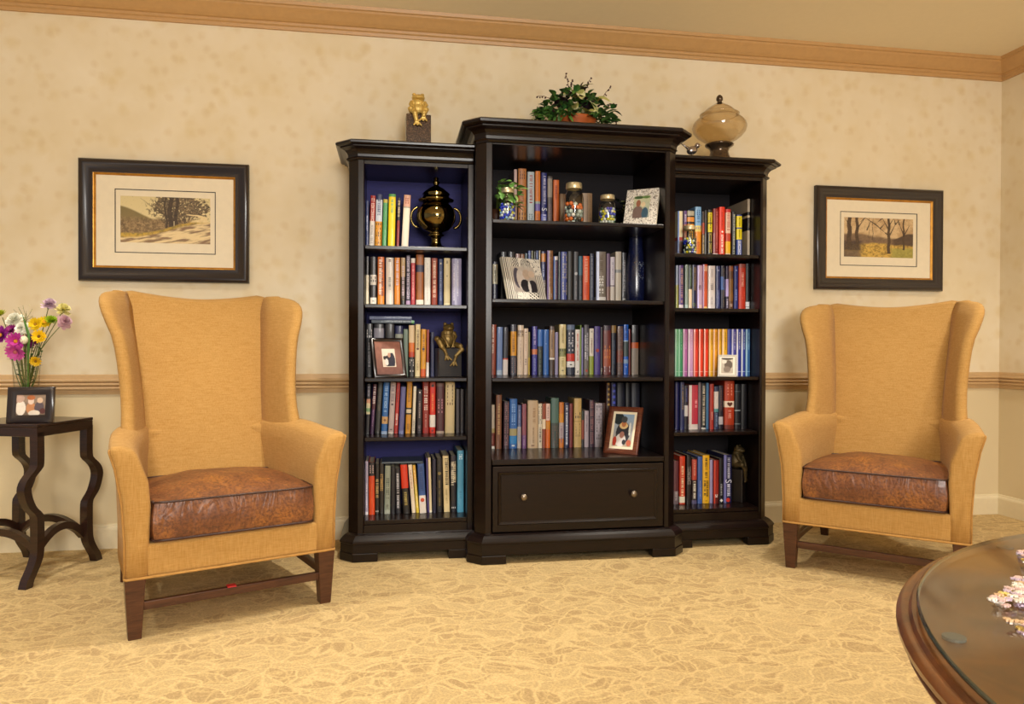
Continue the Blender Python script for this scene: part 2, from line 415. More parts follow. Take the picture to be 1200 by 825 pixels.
caseL, _ = bookcase('bookcase', 'narrow dark wood bookcase holding the gold urn, a brass frog on its crown', -.203, .383, -.40, -.130, .357, .045, .002, 1.864, 1.963, SH_SIDE, .184, 1, 0, True)
caseR, _ = bookcase('bookcase', 'narrow dark wood bookcase holding the rainbow book set, glass jar on its crown', 1.3725, 1.925, -.40, 1.405, 1.868, .002, .045, 1.864, 1.963, SH_SIDE, .184, 0, 1, False)
SH_C = [1.604, 1.232, .861]
caseC, PC = bookcase('bookcase', 'tallest, middle dark wood bookcase with a two-knob drawer and planter on top', .385, 1.370, -.53, .459, 1.302, .045, .045, 1.949, 2.053, SH_C, .48, 1, 1, False, True)
PC(MB().box(.460, 1.301, -.534, -.048, .455, .480), 'drawer_deck', bevel=.003)
PC(MB().box(.460, 1.301, -.50, -.048, .12, .136), 'bottom_deck')
dm = MB().box(.463, 1.298, -.533, -.515, .140, .448)
dr = PC(dm, 'drawer', bevel=.003)
x0c = (.385+1.370)/2
m = MB()
a0, a1, b0, b1 = .487, 1.266, .174, .424
prof = [(0, 0), (.004, -.007), (.010, -.004), (.016, 0), (.018, .006)]
rs = [[(a0+d-x0c, -.5335+e, b0+d), (a1-d-x0c, -.5335+e, b0+d), (a1-d-x0c, -.5335+e, b1-d), (a0+d-x0c, -.5335+e, b1-d)] for d, e in prof]
m.loft(rs, False); m.build('panel_moulding', M_CASE, dr)
MB().box(a0+.017-x0c, a1-.017-x0c, -.5345, -.5325, b0+.017, b1-.017).build('panel', M_CASE, dr)
for kx in (.608, 1.142):
    k = MB().lathe([(.006, 0), (.006, .010), (.010, .014), (.0155, .018), (.016, .023), (.012, .028), (.004, .030)], 20)
    k.xf(Matrix.Translation((kx-x0c, -.5345, .306)) @ Matrix.Rotation(PI/2, 4, 'X')).build('knob', M_KNOB, dr, True)
# ================================================================ books
def book_mesh(w, h, d, base, bands, rounded):
    """Cover of a book standing on z=0: spine towards -y at y=0, boards back to y=d, x from -w/2 to w/2."""
    t = min(.0028, w*.16); b = (.10*w if rounded else .03*w); b = min(b, .004)
    xs = [-.5, -.42, -.22, 0, .22, .42, .5]
    spine = [(w*x, (1-(2*x)**2)*-b + .0015*(abs(x) > .45)) for x in xs]
    outer = [(-w/2, d)] + spine + [(w/2, d)]
    inner = [(w/2-t, d), (w/2-t, .004), (-w/2+t, .004), (-w/2+t, d)]
    poly = outer + inner; n = len(poly)
    hb = [(a, c, col) for a, c, col in bands if not isinstance(a, str)]
    stripe = [col for a, c, col in bands if isinstance(a, str)]
    lv = sorted({0.0, 1.0} | {round(min(1, max(0, x)), 4) for a, c, _ in hb for x in (a, c)})
    m = MB()
    for z in lv: m.v += [(x, y, z*h) for x, y in poly]
    for i in range(len(lv)-1):
        mid = (lv[i]+lv[i+1])/2; col = base
        for a, c, cc in hb:
            if a <= mid <= c: col = cc
        for j in range(n):
            k = (j+1) % n
            cj = col
            if stripe and j in (1, 2): cj = stripe[0]
            if j >= len(outer) - 1: cj = base
            m.f.append((i*n+j, i*n+k, (i+1)*n+k, (i+1)*n+j)); m.c.append(cj)
    for lev in (0, len(lv)-1):       # caps: spine strip and the two boards as quads
        o = lev*n; col = base
        i0 = len(outer)
        m.f.append((o+0, o+1, o+i0+2, o+i0+3)); m.c.append(col)
        m.f.append((o+len(outer)-2, o+len(outer)-1, o+i0, o+i0+1)); m.c.append(col)
        m.f.append(tuple([o+q for q in range(1, len(outer)-1)] + [o+i0+1, o+i0+2])); m.c.append(col)
    return m, t, b
def glyphs(w, h, b, titles, seed):
    """Lettering too small to read in the photograph: rows of letter-sized strokes running down the spine."""
    g = random.Random(seed); m = MB()
    for t0, t1, col, wf, xo in titles:
        cw = w*wf; z = t1*h - .002; x0 = xo*w
        adv = max(.0035, cw*.62)
        def quad(xa, xb, za, zb):
            ps = []
            for x, zz in ((xa, za), (xb, za), (xb, zb), (xa, zb)):
                u = min(.5, abs(x)/w); ps.append((x, -(1-(2*u)**2)*b - .0006, zz))
            m.add(ps, [(0, 1, 2, 3)], col)
        s = cw*.17
        while z - adv > t0*h:
            if g.random() < .13: z -= adv*.6; continue
            gl = adv*.74
            k = g.randrange(5)
            # a stroke across (top of the letter is towards +x), stems run along x
            if k != 1: quad(x0-cw/2, x0+cw/2, z-s, z)
            if k in (1, 2): quad(x0-cw/2, x0+cw/2, z-gl*.5-s/2, z-gl*.5+s/2)
            if k in (0, 2, 3): quad(x0-cw/2, x0+cw/2, z-gl, z-gl+s)
            if k in (0, 1, 4): quad(x0+cw/2-s, x0+cw/2, z-gl, z)
            if k in (3, 4): quad(x0-s/2, x0+s/2, z-gl, z)
            if k in (0, 4): quad(x0-cw/2, x0-cw/2+s, z-gl, z)
            z -= adv
    return m
def letter_mesh(txt, size, col, mat, name='lettering'):
    cu = bpy.data.curves.new('tmp_text', 'FONT'); cu.body = txt; cu.size = size; cu.align_x = 'CENTER'; cu.align_y = 'CENTER'; cu.resolution_u = 3
    ob = bpy.data.objects.new('tmp_text', cu); COL.objects.link(ob)
    dg = bpy.context.evaluated_depsgraph_get(); me = bpy.data.meshes.new_from_object(ob.evaluated_get(dg))
    bpy.data.objects.remove(ob); bpy.data.curves.remove(cu)
    m = MB(); m.add([tuple(v.co) for v in me.vertices], [tuple(p.vertices) for p in me.polygons], col); bpy.data.meshes.remove(me)
    return m
USED = set()
def make_book(x, y, z, w, h, d, base, bands, titles, lean, label, group, seed, extra=None, rounded=True, flat=False):
    m, t, b = book_mesh(w, h, d, base, bands, rounded)
    o = m.build('book', M_COVER)
    if flat:
        o.location = (x, y, z); o.rotation_euler = (0, PI/2, 0)
    else:
        o.location = (x, y, z + abs(math.sin(lean))*w/2); o.rotation_euler = (0, lean, 0)
    p = MB().box(-w/2+t+.0002, w/2-t-.0002, .0045, d-.003, .003, h-.004).build('page_block', M_PAGE, o)
    if titles:
        g = glyphs(w, h, b, titles, seed)
        if len(g.v) >= 28: g.build('title_lettering', M_INK, o)
    if extra:
        for kind, tc, col, size in extra:
            if kind == 'dot': mm = MB().lathe([(size*w/2, 0), (size*w/2, .0008)], 14, (0,0,0), col); nm = 'emblem'
            elif kind == 'heart':
                pts = [(math.sin(a)**3*size*w/2, (13*math.cos(a)-5*math.cos(2*a)-2*math.cos(3*a)-math.cos(4*a))/17*size*w/2) for a in [2*PI*k/28 for k in range(28)]]
                mm = MB(); mm.loft([[(px, py, e) for px, py in pts] for e in (0, .0008)], True, True, col); nm = 'heart_emblem'
            elif kind == 'diamond': mm = MB().lathe([(size*w/2, 0), (size*w/2, .0008)], 4, (0,0,0), col); nm = 'emblem'
            else: mm = letter_mesh(kind, size*w*1.3, col, M_INK); nm = 'title_letter'
            M = Matrix.Translation((0, -b-.0007, tc*h)) @ Matrix.Rotation(PI/2, 4, 'X')
            if nm == 'title_letter': M = M @ Matrix.Rotation(-PI/2, 4, 'Z')
            mm.xf(M); mm.build(nm, M_INK, o)
    if label in USED: print('DUP LABEL', label)
    USED.add(label)
    n = len(label.split())
    if n > 16 or n < 4: print('LABEL LENGTH', n, label)
    return tag(o, label, 'book', group)
def pb(s):
    out = []
    for q in filter(None, s.split(';')):
        a, c = q.split()
        if a == '|': out.append(('|', 0, hx(c, KB)))
        else:
            t0, t1 = a.split('-'); out.append((float(t0), float(t1), hx(c, KB)))
    return out
def pt(s):
    out = []
    for q in filter(None, s.split(';')):
        f = q.split(); t0, t1 = f[0].split('-')
        out.append((float(t0), float(t1), hx(f[1], KB), float(f[2]) if len(f) > 2 else .5, float(f[3]) if len(f) > 3 else 0))
    return out
KB = 1.1
GAPS = {1.484: .376, 1.207: .254, .857: .327, .575: .259, .184: .368, 1.604: .34, 1.232: .349, .861: .348, .48: .356}
def row(x0, y0, s, yb, ys, depth, zs, where, group, rows, jit=.011):
    lim = (-.128, .355) if x0 < 500 else (.461, 1.300) if x0 < 760 else (1.407, 1.866)
    lo, hi = lim; built = []; todo = []
    prev = -9; g = random.Random(len(rows)*7+int(ys*-1000)); plean = 0
    names = [r[5] for r in rows]
    for i, r in enumerate(rows):
        xl, xr, yt, ln, col, short, desc = r[:7]
        bands = r[7] if len(r) > 7 else ''; tit = r[8] if len(r) > 8 else ''; ex = r[9] if len(r) > 9 else None
        y = ys + g.uniform(-jit, jit)
        pyb = y0 + yb/s
        A = at_y(x0+xl/s, pyb, y); B = at_y(x0+xr/s, pyb, y); T = at_y(x0+(xl+xr)/2/s+ln/s, y0+yt/s, y)
        w = max(.008, B.x-A.x); xc = (A.x+B.x)/2; h = min(T.z-zs, GAPS[zs])
        lean = math.atan2(ln/s/ (pyb-(y0+yt/s)), 1.0)
        if xc-w/2 < prev + .0006:
            sh = prev+.0006-(xc-w/2)
            if sh < w*.45: w -= sh*.999; xc += sh/2
            else: xc += sh
        gap = max(0, plean-lean)      # books leaning apart or together: keep the tops clear
        prev = xc+w/2; plean = lean
        a = names[i-1] if i else None; b = names[i+1] if i+1 < len(rows) else None
        if a and b: lab = f"{desc} between {a} and {b} ones, {where}"
        elif b: lab = f"{desc} starting the row by {b} one, {where}"
        else: lab = f"{desc} ending the row by {a} one, {where}"
        if len(lab.split()) > 16: lab = f"{desc} beside {b or a} one, {where}"
        d = depth if w > .011 else depth*.92
        if y + d > -.05: d = -.05-y
        tl = h*math.tan(lean); built.append((xc-w/2+min(0, tl), xc+w/2+max(0, tl)))
        todo.append((xc, w, y, h, d, lean, lab, r, bands, tit, ex, i, col))
    a0 = min(q[0] for q in built); a1 = max(q[1] for q in built)
    t0 = max(a0, lo); t1 = min(a1, hi); k = (t1-t0)/(a1-a0)
    for xc, w, y, h, d, lean, lab, r, bands, tit, ex, i, col in todo:
        xc = t0+(xc-a0)*k; w *= k
        make_book(xc, y, zs+.0004, w, h/max(.9, math.cos(lean)), d, hx(col, KB), pb(bands), pt(tit), lean, lab, group, i*13+len(where),
                  [(k, tc, hx(cc, KB), sz) for k, tc, cc, sz in ex] if ex else None)

row(420, 215, 8.571, 603, -.27, .20, 1.484, 'gold urn shelf', 'books beside the gold urn', [
 (68,98,172,0,'#1d2a5c','navy','thin navy book','',".35-.7 c8d0e8 .35"),
 (102,152,122,14,'#d9cfc4','red-white','red and white book','.52-1 a8231c;0-.05 c8281e','.5-.95 ead7c8 .6;.08-.45 9c8f86 .5'),
 (160,226,110,12,'#c9d0dc','blue-yellow','pale blue and yellow book','.9-1 27305a;.04-.5 d9921e;0-.04 e8d9c0','.06-.48 3a2412 .7;.6-.97 3e4a78 .45'),
 (234,278,160,12,'#4f9a5c','green','plain green book','.93-1 b7a63c'),
 (292,362,108,10,'#f2d40e','yellow','bright yellow book','.95-1 4f9a4a','.65-.93 5ea86a .3'),
 (378,406,145,14,'#2a1a1a','black-red','slim black and dark red book','0-.56 8c2420','.62-.95 d8c09a .7'),
 (430,498,118,24,'#efe2cf','cream','cream book with pinkish top','.78-1 d9a58e;.76-.78 9a9a8a','.8-.95 a85a48 .5;.05-.08 d0c0b0 .6')])
row(420, 290, 8.571, 566, -.27, .20, 1.207, 'shelf under the gold urn', 'books under the gold urn', [
 (50,80,90,2,'#e8dcc0','cream-black','slim cream book with black top','.62-1 1d1812'),
 (95,160,95,0,'#2a2320','black-white','black book with white patterned square','.42-.63 e2d8cc;.03-.16 eee6d8','.45-.6 1a1512 .8;.06-.12 333333 .3'),
 (172,240,95,0,'#cf6a1e','orange','orange book with white script','0-.2 e08a20','.2-.95 f2e6d8 .4 -.12;.18-.9 5a2a14 .3 .2'),
 (258,336,103,0,'#dcd6cb','pale grey','pale grey book with faint specks','','.3-.6 8f8a84 .3;.9-.97 7a4a3a .3'),
 (346,402,103,0,'#d9821f','amber','orange book with lilac stripe','','.4-.95 d9c4d0 .45'),
 (412,456,103,0,'#4a3d34','tan-black','black book with tan top','.6-1 b69a70;0-.15 1c1614','.2-.85 c9b4c0 .5;.1-.14 d9a030 .3'),
 (465,508,78,0,'#3a3346','mottled','black and lilac mottled book','0-.1 b99ac0','.12-.98 d6cade .6'),
 (516,558,108,0,'#b83a44','pink-red','rose red book with white cap','.9-1 ddd6d0','.1-.85 e8a0a0 .45'),
 (568,645,55,0,'#9c5a24','brown','tall brown book with navy band','.66-.8 2c2a4a;.03-.12 efe6d6','.67-.75 7a6a70 .5'),
 (654,716,103,0,'#e6e2da','white','white book with glossy spine','','.1-.9 cfcac6 .25'),
 (726,786,108,0,'#8c3018','rust','rust book with white lettering','','.15-.95 e8c8b0 .45'),
 (796,846,118,0,'#1b2756','navy','navy book with pale specks','','.1-.75 7f90c0 .3;.88-.93 e0d8c0 .3'),
 (854,918,108,0,'#cdbb8e','tan','tan cream book','0-.06 ecdcb4','.6-.65 5a4a2a .2;.88-.95 5a4a2a .25'),
 (936,1034,112,0,'#8e88a8','lilac','wide lilac book in shiny plastic','','.1-.9 e8e6f4 .12 -.28;.2-.97 f4f2fa .1 .12;.9-.98 e6e4f2 .8')])  # pale strokes on the lilac book are painted highlights of its plastic wrap
# shelf with the dark photo frame and a bronze frog
row(420, 362, 8.571, 690, -.228, .17, .857, 'bronze frog shelf', 'books beside the bronze frog', [
 (52,124,150,0,'#141218','black','black book with white lettering','','.68-.9 d8d4d4 .7;.15-.65 a8a4a8 .3'),
 (134,240,152,0,'#15131a','grey-label','wide black book with grey label','.72-.92 8b8794'),
 (250,348,151,0,'#17141a','patterned','black book with white pattern on top','.86-.98 1c1a20','.74-.97 d9cfc4 1.0'),
 (356,436,172,0,'#1b2150','navy','navy book with grey-green label','.70-.84 8f9488'),
 (442,490,205,0,'#6f8478','grey-green','slim grey-green book'),
 (498,556,165,0,'#1a1412','flame','cream, flame and black book','.66-1 dcc39c;.38-.66 d8701e;.38-.48 c03a12','.17-.34 e8e0d8 .7;.07-.13 e0d8d0 .6'),
 (562,614,155,4,'#e2cf9e','cream','cream book with brown lettering','','.55-.9 6a5030 .4;.1-.3 b0986a .3',[('dot',.53,'#5a2a1a',.5)]),
 (620,672,205,6,'#dc9a1e','gold','golden yellow book','0-.16 c8541c','.5-.9 8a5a14 .4',[('dot',.58,'#3a2a4a',.5)]),
 (678,706,210,4,'#9a3a24','red-brown','slim red-brown book with white foot','0-.3 e4dcd6'),
 (724,762,235,0,'#20244a','dark blue','dim dark blue book')])
row(418, 440, 8.571, 583, -.255, .19, .575, 'shelf below the bronze frog', 'books below the bronze frog', [
 (52,92,85,14,'#18141a','black','black book with pale rainbow label','.4-.7 d0c4a0;.62-.7 c89070;.45-.52 7aa070','.74-.95 9a96a8 .5'),
 (100,138,90,30,'#3a1a40','purple','dark purple book','.5-1 4a1420','.6-.95 e0d0d0 .6;.15-.5 a070a0 .3'),
 (150,204,70,30,'#2b2a26','olive','dark olive book','','.4-.9 5a5244 .5'),
 (216,278,70,24,'#2c62a4','blue','blue book with tan picture','.2-.34 c49a64;0-.06 9ab0d0','.4-.95 8fb4dc .5',[('diamond',.27,'#7a4a2a',.5)]),
 (290,346,70,24,'#b9a6a2','grey-lilac','grey-lilac book','0-.03 d8d0c8','.6-.95 7a6a72 .5;.03-.1 4a3a3a .5',[('dot',.57,'#4a3a40',.4)]),
 (352,390,75,26,'#b52a22','red','red book with white lettering','','.15-.4 f0dcd0 .5;.6-.95 7a1410 .4'),
 (400,452,115,22,'#5c5a8e','slate','slate purple book','0-.07 7a80b0'),
 (470,524,65,18,'#cf8f24','gold','gold book with black band','.37-.5 191410;.4-.47 d8c8a8','.6-.95 8a5a18 .5;.05-.2 8a5a18 .5'),
 (538,570,110,16,'#dcd2bc','ivory','slim ivory book','.9-1 e8e0cc','.05-.3 6a5a50 .4'),
 (588,642,145,6,'#241a22','plum-black','plum-black book with white dot','','.35-.75 b09a90 .25;.05-.2 8a7a80 .4',[('dot',.94,'#e8e0dc',.3)]),
 (652,716,65,0,'#8e2c24','maroon-red','brick red book with cream lettering','.0-.12 a02c26','.42-.92 f0e2d4 .5;.1-.38 d09080 .2'),
 (724,784,68,2,'#d22a16','scarlet','scarlet book with white label','.9-1 b04a3a;.12-.24 eee4d8;.12-.36 e8ded4','.42-.78 e88a3a .3',[('dot',.93,'#2a1a1a',.45),('dot',.05,'#6a1410',.3)]),
 (796,876,75,0,'#4c2026','maroon','maroon book with pink script','.0-.05 b09a8a;.93-1 6a4a44','.35-.72 c98a94 .55'),
 (886,984,68,4,'#cdb787','parchment','thick parchment coloured book','','.45-.95 6a5434 .6;.06-.1 6a5434 .3'),
 (1000,1038,138,0,'#3c3538','dark grey','dark grey book'),
 (1046,1084,138,0,'#2b262c','charcoal','charcoal book')])
row(418, 515, 8.25, 742, -.275, .20, .184, 'bottom shelf', 'books on the gold urn case bottom shelf', [
 (52,80,212,0,'#a79cb4','lilac','slim lilac book','0-.06 e8e0e8','.1-.6 e0d8e4 .4'),
 (88,146,222,-3,'#cf4414','orange','orange book with black top','.74-1 1c1618','.78-.95 d8b8b0 .6;.2-.6 e07a30 .12'),
 (150,190,236,0,'#1a1512','gold-script','black book with gold script','','.3-.7 d0b070 .6;.03-.08 e0dcd0 .7'),
 (194,236,236,0,'#211a14','gilt-black','slim black book with gilt lettering','','.45-.8 c8a25c .6'),
 (242,300,256,6,'#8d9484','sage','grey sage book','0-.08 a8aca0','.3-.75 4c5048 .5;.1-.2 5a5a50 .4'),
 (306,350,262,0,'#14121a','black','plain black book'),
 (354,408,282,-8,'#17151c','white-lettered','black book with white lettering','','.1-.9 c9c6cc .4;.93-.98 e0e0e0 .6'),
 (430,498,246,-30,'#191410','red-black','red and black book with gilt lettering','.52-1 cf3414','.12-.45 b09a50 .4'),
 (518,556,246,-40,'#e2d2ba','cream','cream book leaning over','','.5-.9 b0604a .25'),
 (562,590,250,-40,'#d9bd3e','mustard','slim yellow book','.6-1 d8a83c','.1-.9 f0e8c8 .3'),
 (596,662,236,-26,'#33528e','blue','blue book with small figure on spine','0-.18 dcd2c8;.18-.36 d8d0cc','.42-.95 1c3468 .45',[('dot',.27,'#b8482a',.6)]),
 (672,690,182,-16,'#4d3e78','violet','very thin violet book'),
 (693,718,176,-16,'#e0cfa8','ivory','very thin ivory book','0-.04 f0e8d8'),
 (724,760,192,-4,'#1c1a34','midnight','midnight blue book'),
 (766,822,182,-4,'#1d1814','brown-black','brown-black book with gilt spot','','.1-.6 7a6838 .3',[('dot',.72,'#7a6834',.6)]),
 (838,896,152,-16,'#dcc796','buff','tall buff book with black lettering','.985-1 4a3a28','.45-.95 3c3024 .5 .12;.12-.42 a08a60 .3'),
 (908,960,156,-4,'#1d1b22','black-white','tall black book with white lettering','.91-1 2a2430','.46-.9 f0e4c8 .45 -.22;.5-.9 e8d8b0 .4 .22;.03-.1 d8d4d0 .7'),
 (970,1034,106,0,'#4d93b4','sky blue','tall sky blue book','','.82-.95 e0ecf0 .5;.2-.35 3a7a9a .3')])
row(570, 190, 10, 648, -.19, .16, 1.604, 'marble jar shelf', 'books between the marble jars', [
 (322,358,86,0,'#c8a8a0','rosy','slim rosy beige book'),
 (372,466,78,0,'#b9743a','tan','tan book with dark figures','.0-.3 c88a3e','.78-.97 5a3420 .6;.45-.7 8a5428 .3;.05-.3 5a2a20 .8'),
 (480,560,116,0,'#b9c4c8','pale blue','pale blue book with red lettering','','.45-.95 a02a2a .4;.05-.3 5a6a74 .5'),
 (572,630,106,0,'#d8761f','orange','orange book with violet band','.34-.46 6a5aa8;.46-.5 8fa09a;0-.05 e8dcc8','.55-.95 8a3a14 .12;.1-.3 a84a14 .5',[]),
 (642,706,126,0,'#25296e','navy','navy book with white lettering','.0-.3 5a62b4','.45-.95 c8c4dc .4 .1;.06-.3 dcdcf0 .5 .1',[('S',.38,'#f4f2f4',1.0)]),
 (716,772,168,0,'#4a403e','grey','grey topped mottled book','.62-.96 8e8478','.1-.5 7a5a62 .6;.02-.08 e0dcd4 .7;.2-.25 d8d0c0 .8'),
 (784,850,210,0,'#cf6424','bright orange','bright orange short book','.0-.12 b8341c','.6-.9 9a3a1c .4'),
 (858,930,372,0,'#8a6a4c','tan-brown','short tan-brown book','','.1-.9 7a5a40 .2'),
 (1120,1240,366,0,'#8f7152','fawn','wide short fawn book','','.05-.95 745a40 .12;.05-.95 745a40 .1 .3')])
row(570, 280, 10.909, 760, -.18, .155, 1.232, 'blue vase shelf', 'books behind the zebra-patterned frame', [
 (80,144,292,0,'#1a1b36','black-cream','black book with cream label','.46-.94 cfc3a4','.5-.9 8a8068 .3'),
 (178,268,165,0,'#18161c','dark','dim black book'),
 (276,362,168,0,'#1c1a20','charcoal','dim charcoal book'),
 (372,430,192,0,'#b08f86','dusty pink','dusty pink book'),
 (436,486,194,0,'#8a5c3e','brown','small brown book'),
 (490,528,184,0,'#1d3a44','teal','dark teal book'),
 (532,566,152,0,'#4b5c9c','blue','slim blue book'),
 (570,602,155,0,'#5c5a3c','olive','slim olive book'),
 (606,630,160,0,'#15131a','black','thin black book'),
 (634,660,150,0,'#3d5288','steel blue','thin steel blue book'),
 (663,688,150,0,'#b0a488','beige','thin beige book'),
 (700,755,160,0,'#232a5c','blue-orange','dark blue book with orange top','.8-.96 c07a34;.1-.45 8a8488','.12-.4 d8d4cc .7;.5-.75 a8b8e8 .3'),
 (775,850,150,0,'#8a5a30','bronze-purple','brown book with lilac edge','| 8f7ab0','.3-.95 5a3418 .5 .1;.03-.2 a8a09a .6'),
 (854,912,222,0,'#262848','blue-violet','dark book with blue streak','.92-1 c8c0c0;| 3d62b0','.1-.9 8a5a78 .3 .2'),
 (919,946,166,0,'#1b2c34','dark teal','thin dark teal book'),
 (950,1026,165,0,'#3a4690','periwinkle','blue and grey patterned book','','.05-.97 b8ae9c .7 .15'),
 (1036,1106,160,0,'#131116','jet black','jet black book')])
row(660, 280, 10, 705, -.18, .155, 1.232, 'shelf with blue vase', 'books beside the blue vase', [
 (122,174,150,0,'#45444a','grey','dark grey book with white emblem','','.08-.45 8a8890 .3',[('dot',.58,'#b8b8bc',.7)]),
 (180,226,202,0,'#15242e','teal-black','black book with teal top','.6-1 1d5a70','.05-.5 5a6a78 .4'),
 (230,306,202,0,'#d9501e','orange','bright orange book','.0-.1 e0702a','.45-.95 f0b090 .4;.15-.4 c8401a .5'),
 (310,360,172,0,'#1e2440','navy','navy book with grey lettering','','.05-.95 7c8090 .4'),
 (386,500,150,0,'#7c7064','silver','thick silver and brown book','| b8c0e0;0-.14 d8d4d0','.16-.58 e6e0d8 .45;.6-.95 5a4a38 .3',[]),
 (508,546,172,0,'#6a5070','plum','slim plum book','0-.35 8a6a62'),
 (552,604,212,0,'#cfc6d0','pale lilac','pale lilac book','.38-.4 4a3a38;0-.37 d0c4b8','.5-.9 9a90a0 .3;.08-.12 3a3030 .4'),
 (612,680,150,0,'#c4b8a6','stone','tall stone grey book','.6-.66 8a8a88','.02-.07 2a2420 .4'),
 (690,740,162,0,'#1b181f','black','black book with tiny white lettering','','.25-.85 b8b4b8 .3;.08-.12 d8d4d0 .5')])
row(570, 370, 10.31, 707, -.165, .145, .861, 'middle shelf', 'left half of the middle shelf books', [
 (46,112,108,8,'#8c3216','rust','rust book with white script','| a04a1c','.4-.95 e0c8b8 .35 -.15;.1-.3 b06a4a .2'),
 (122,190,138,6,'#6e86b8','grey-blue','pale grey-blue book','0-.1 a8b8cc','.1-.95 5a70a4 .12'),
 (196,258,140,6,'#1f2134','black-white','navy-black book with white foot','0-.32 dcd0cc;.32-.35 c8442a','.6-.95 4a4a60 .3'),
 (292,362,105,0,'#3a3a4a','capsule','grey book with yellow capsule','.38-.86 d9951a','.42-.8 8a5a10 .4;.02-.34 9a7a70 .6'),
 (372,444,115,6,'#dac4ae','beige','beige book with dark pattern','.76-.9 c0a890','.76-.9 4a3a38 .8;.06-.09 2a2420 .35;.15-.7 b89e8a .2'),
 (448,500,155,4,'#dcc4ae','blush','blush cream book','','.2-.35 7a6050 .4;.5-.9 a88a78 .2;.9-.95 3a2a28 .4'),
 (503,525,196,2,'#8a8048','olive','thin olive book','0-.4 b89a2a'),
 (552,612,130,0,'#36348e','violet blue','violet blue book with orange patch','.42-.53 c8744a','.6-.95 b8a8d8 .4;.05-.35 8a90d0 .35'),
 (618,680,168,0,'#1c222a','blue-black','blue topped black book','.63-1 2f66b4','.05-.55 5a6a4a .35'),
 (686,752,168,0,'#2560ae','royal blue','royal blue book','','.65-.7 7aa8e0 .3;.08-.12 4a88d0 .3'),
 (760,822,125,0,'#3c2a24','taupe','brown book with taupe top','.36-.92 96785c;.31-.35 ece4dc','.9-.99 7a6a68 .6;.5-.88 6a5040 .3'),
 (828,866,200,0,'#8f88ae','lavender','slim lavender book'),
 (880,960,105,0,'#dccb96','straw','straw coloured book with green picture','.36-.52 8a8a54','.36-.52 3c3c2c .8;.6-.95 8a7440 .3;.06-.1 1a1614 .3;.15-.33 a8985a .3'),
 (972,1064,110,0,'#20283e','red-banded','navy patterned book with red band','.27-.42 c42a1a;.15-.265 e8e4e0;.9-1 5a6a8a','.44-.85 e8e4ec .55;.31-.37 f0b0a0 .7;.18-.22 303030 .3'),
 (1072,1128,168,0,'#e0dad4','white','white book with red lettering','','.3-.92 c86a5a .35;.03-.1 303030 .4')])
row(660, 370, 10, 690, -.165, .145, .861, 'middle shelf', 'right half of the middle shelf books', [
 (196,216,110,0,'#6e8a24','green','very thin leaf green book'),
 (219,242,140,0,'#8d83b8','lilac','very thin lilac book'),
 (252,320,108,0,'#4a4650','slate','slate book with white lettering','.0-.3 6a625e','.3-.8 d8d4dc .3 -.2;.28-.85 c8c4cc .3 .2',[('dot',.08,'#b8402a',.5)]),
 (328,390,150,0,'#ddd4c6','cream-green','cream book with green foot','0-.4 93a03a','.45-.8 8a5a4a .25;.9-.95 2a2430 .3'),
 (400,482,125,0,'#4a3a84','purple','purple book with red oval','','.6-.95 3a2a68 .4;.05-.4 6a5aa4 .2',[('dot',.5,'#a0302a',.6)]),
 (486,522,132,0,'#17121a','black','slim black book','','.03-.14 b8a890 .5'),
 (526,634,115,0,'#6e2f2c','brick','thick brick red picture book','.16-.5 a04a2c;.9-1 3a2a3a','.68-.75 e8d8d0 .95;.3-.6 c87a3a .7;.03-.18 e8e0e4 .7'),
 (642,706,115,0,'#161b2c','dark navy','dark navy book with tan top','.85-1 8a6a34','.2-.7 4a5a70 .4'),
 (724,806,125,0,'#5c4440','brown','mottled brown book','.25-.5 7a3a2c','.05-.95 8a6a5c .6'),
 (816,880,105,0,'#1f5fc4','bright blue','bright blue book with grey bands','.36-.66 3a4a4c;.22-.3 8aa4c4;.66-.68 b8d0e8','.7-.98 0f2a64 .5;.12-.17 d8e4f4 .4'),
 (886,912,160,0,'#6a2024','crimson','thin dark crimson book'),
 (926,1024,112,0,'#19141a','orange-grey','black topped grey book with orange band','0-.55 8a7c70;.53-.65 b8521c')])
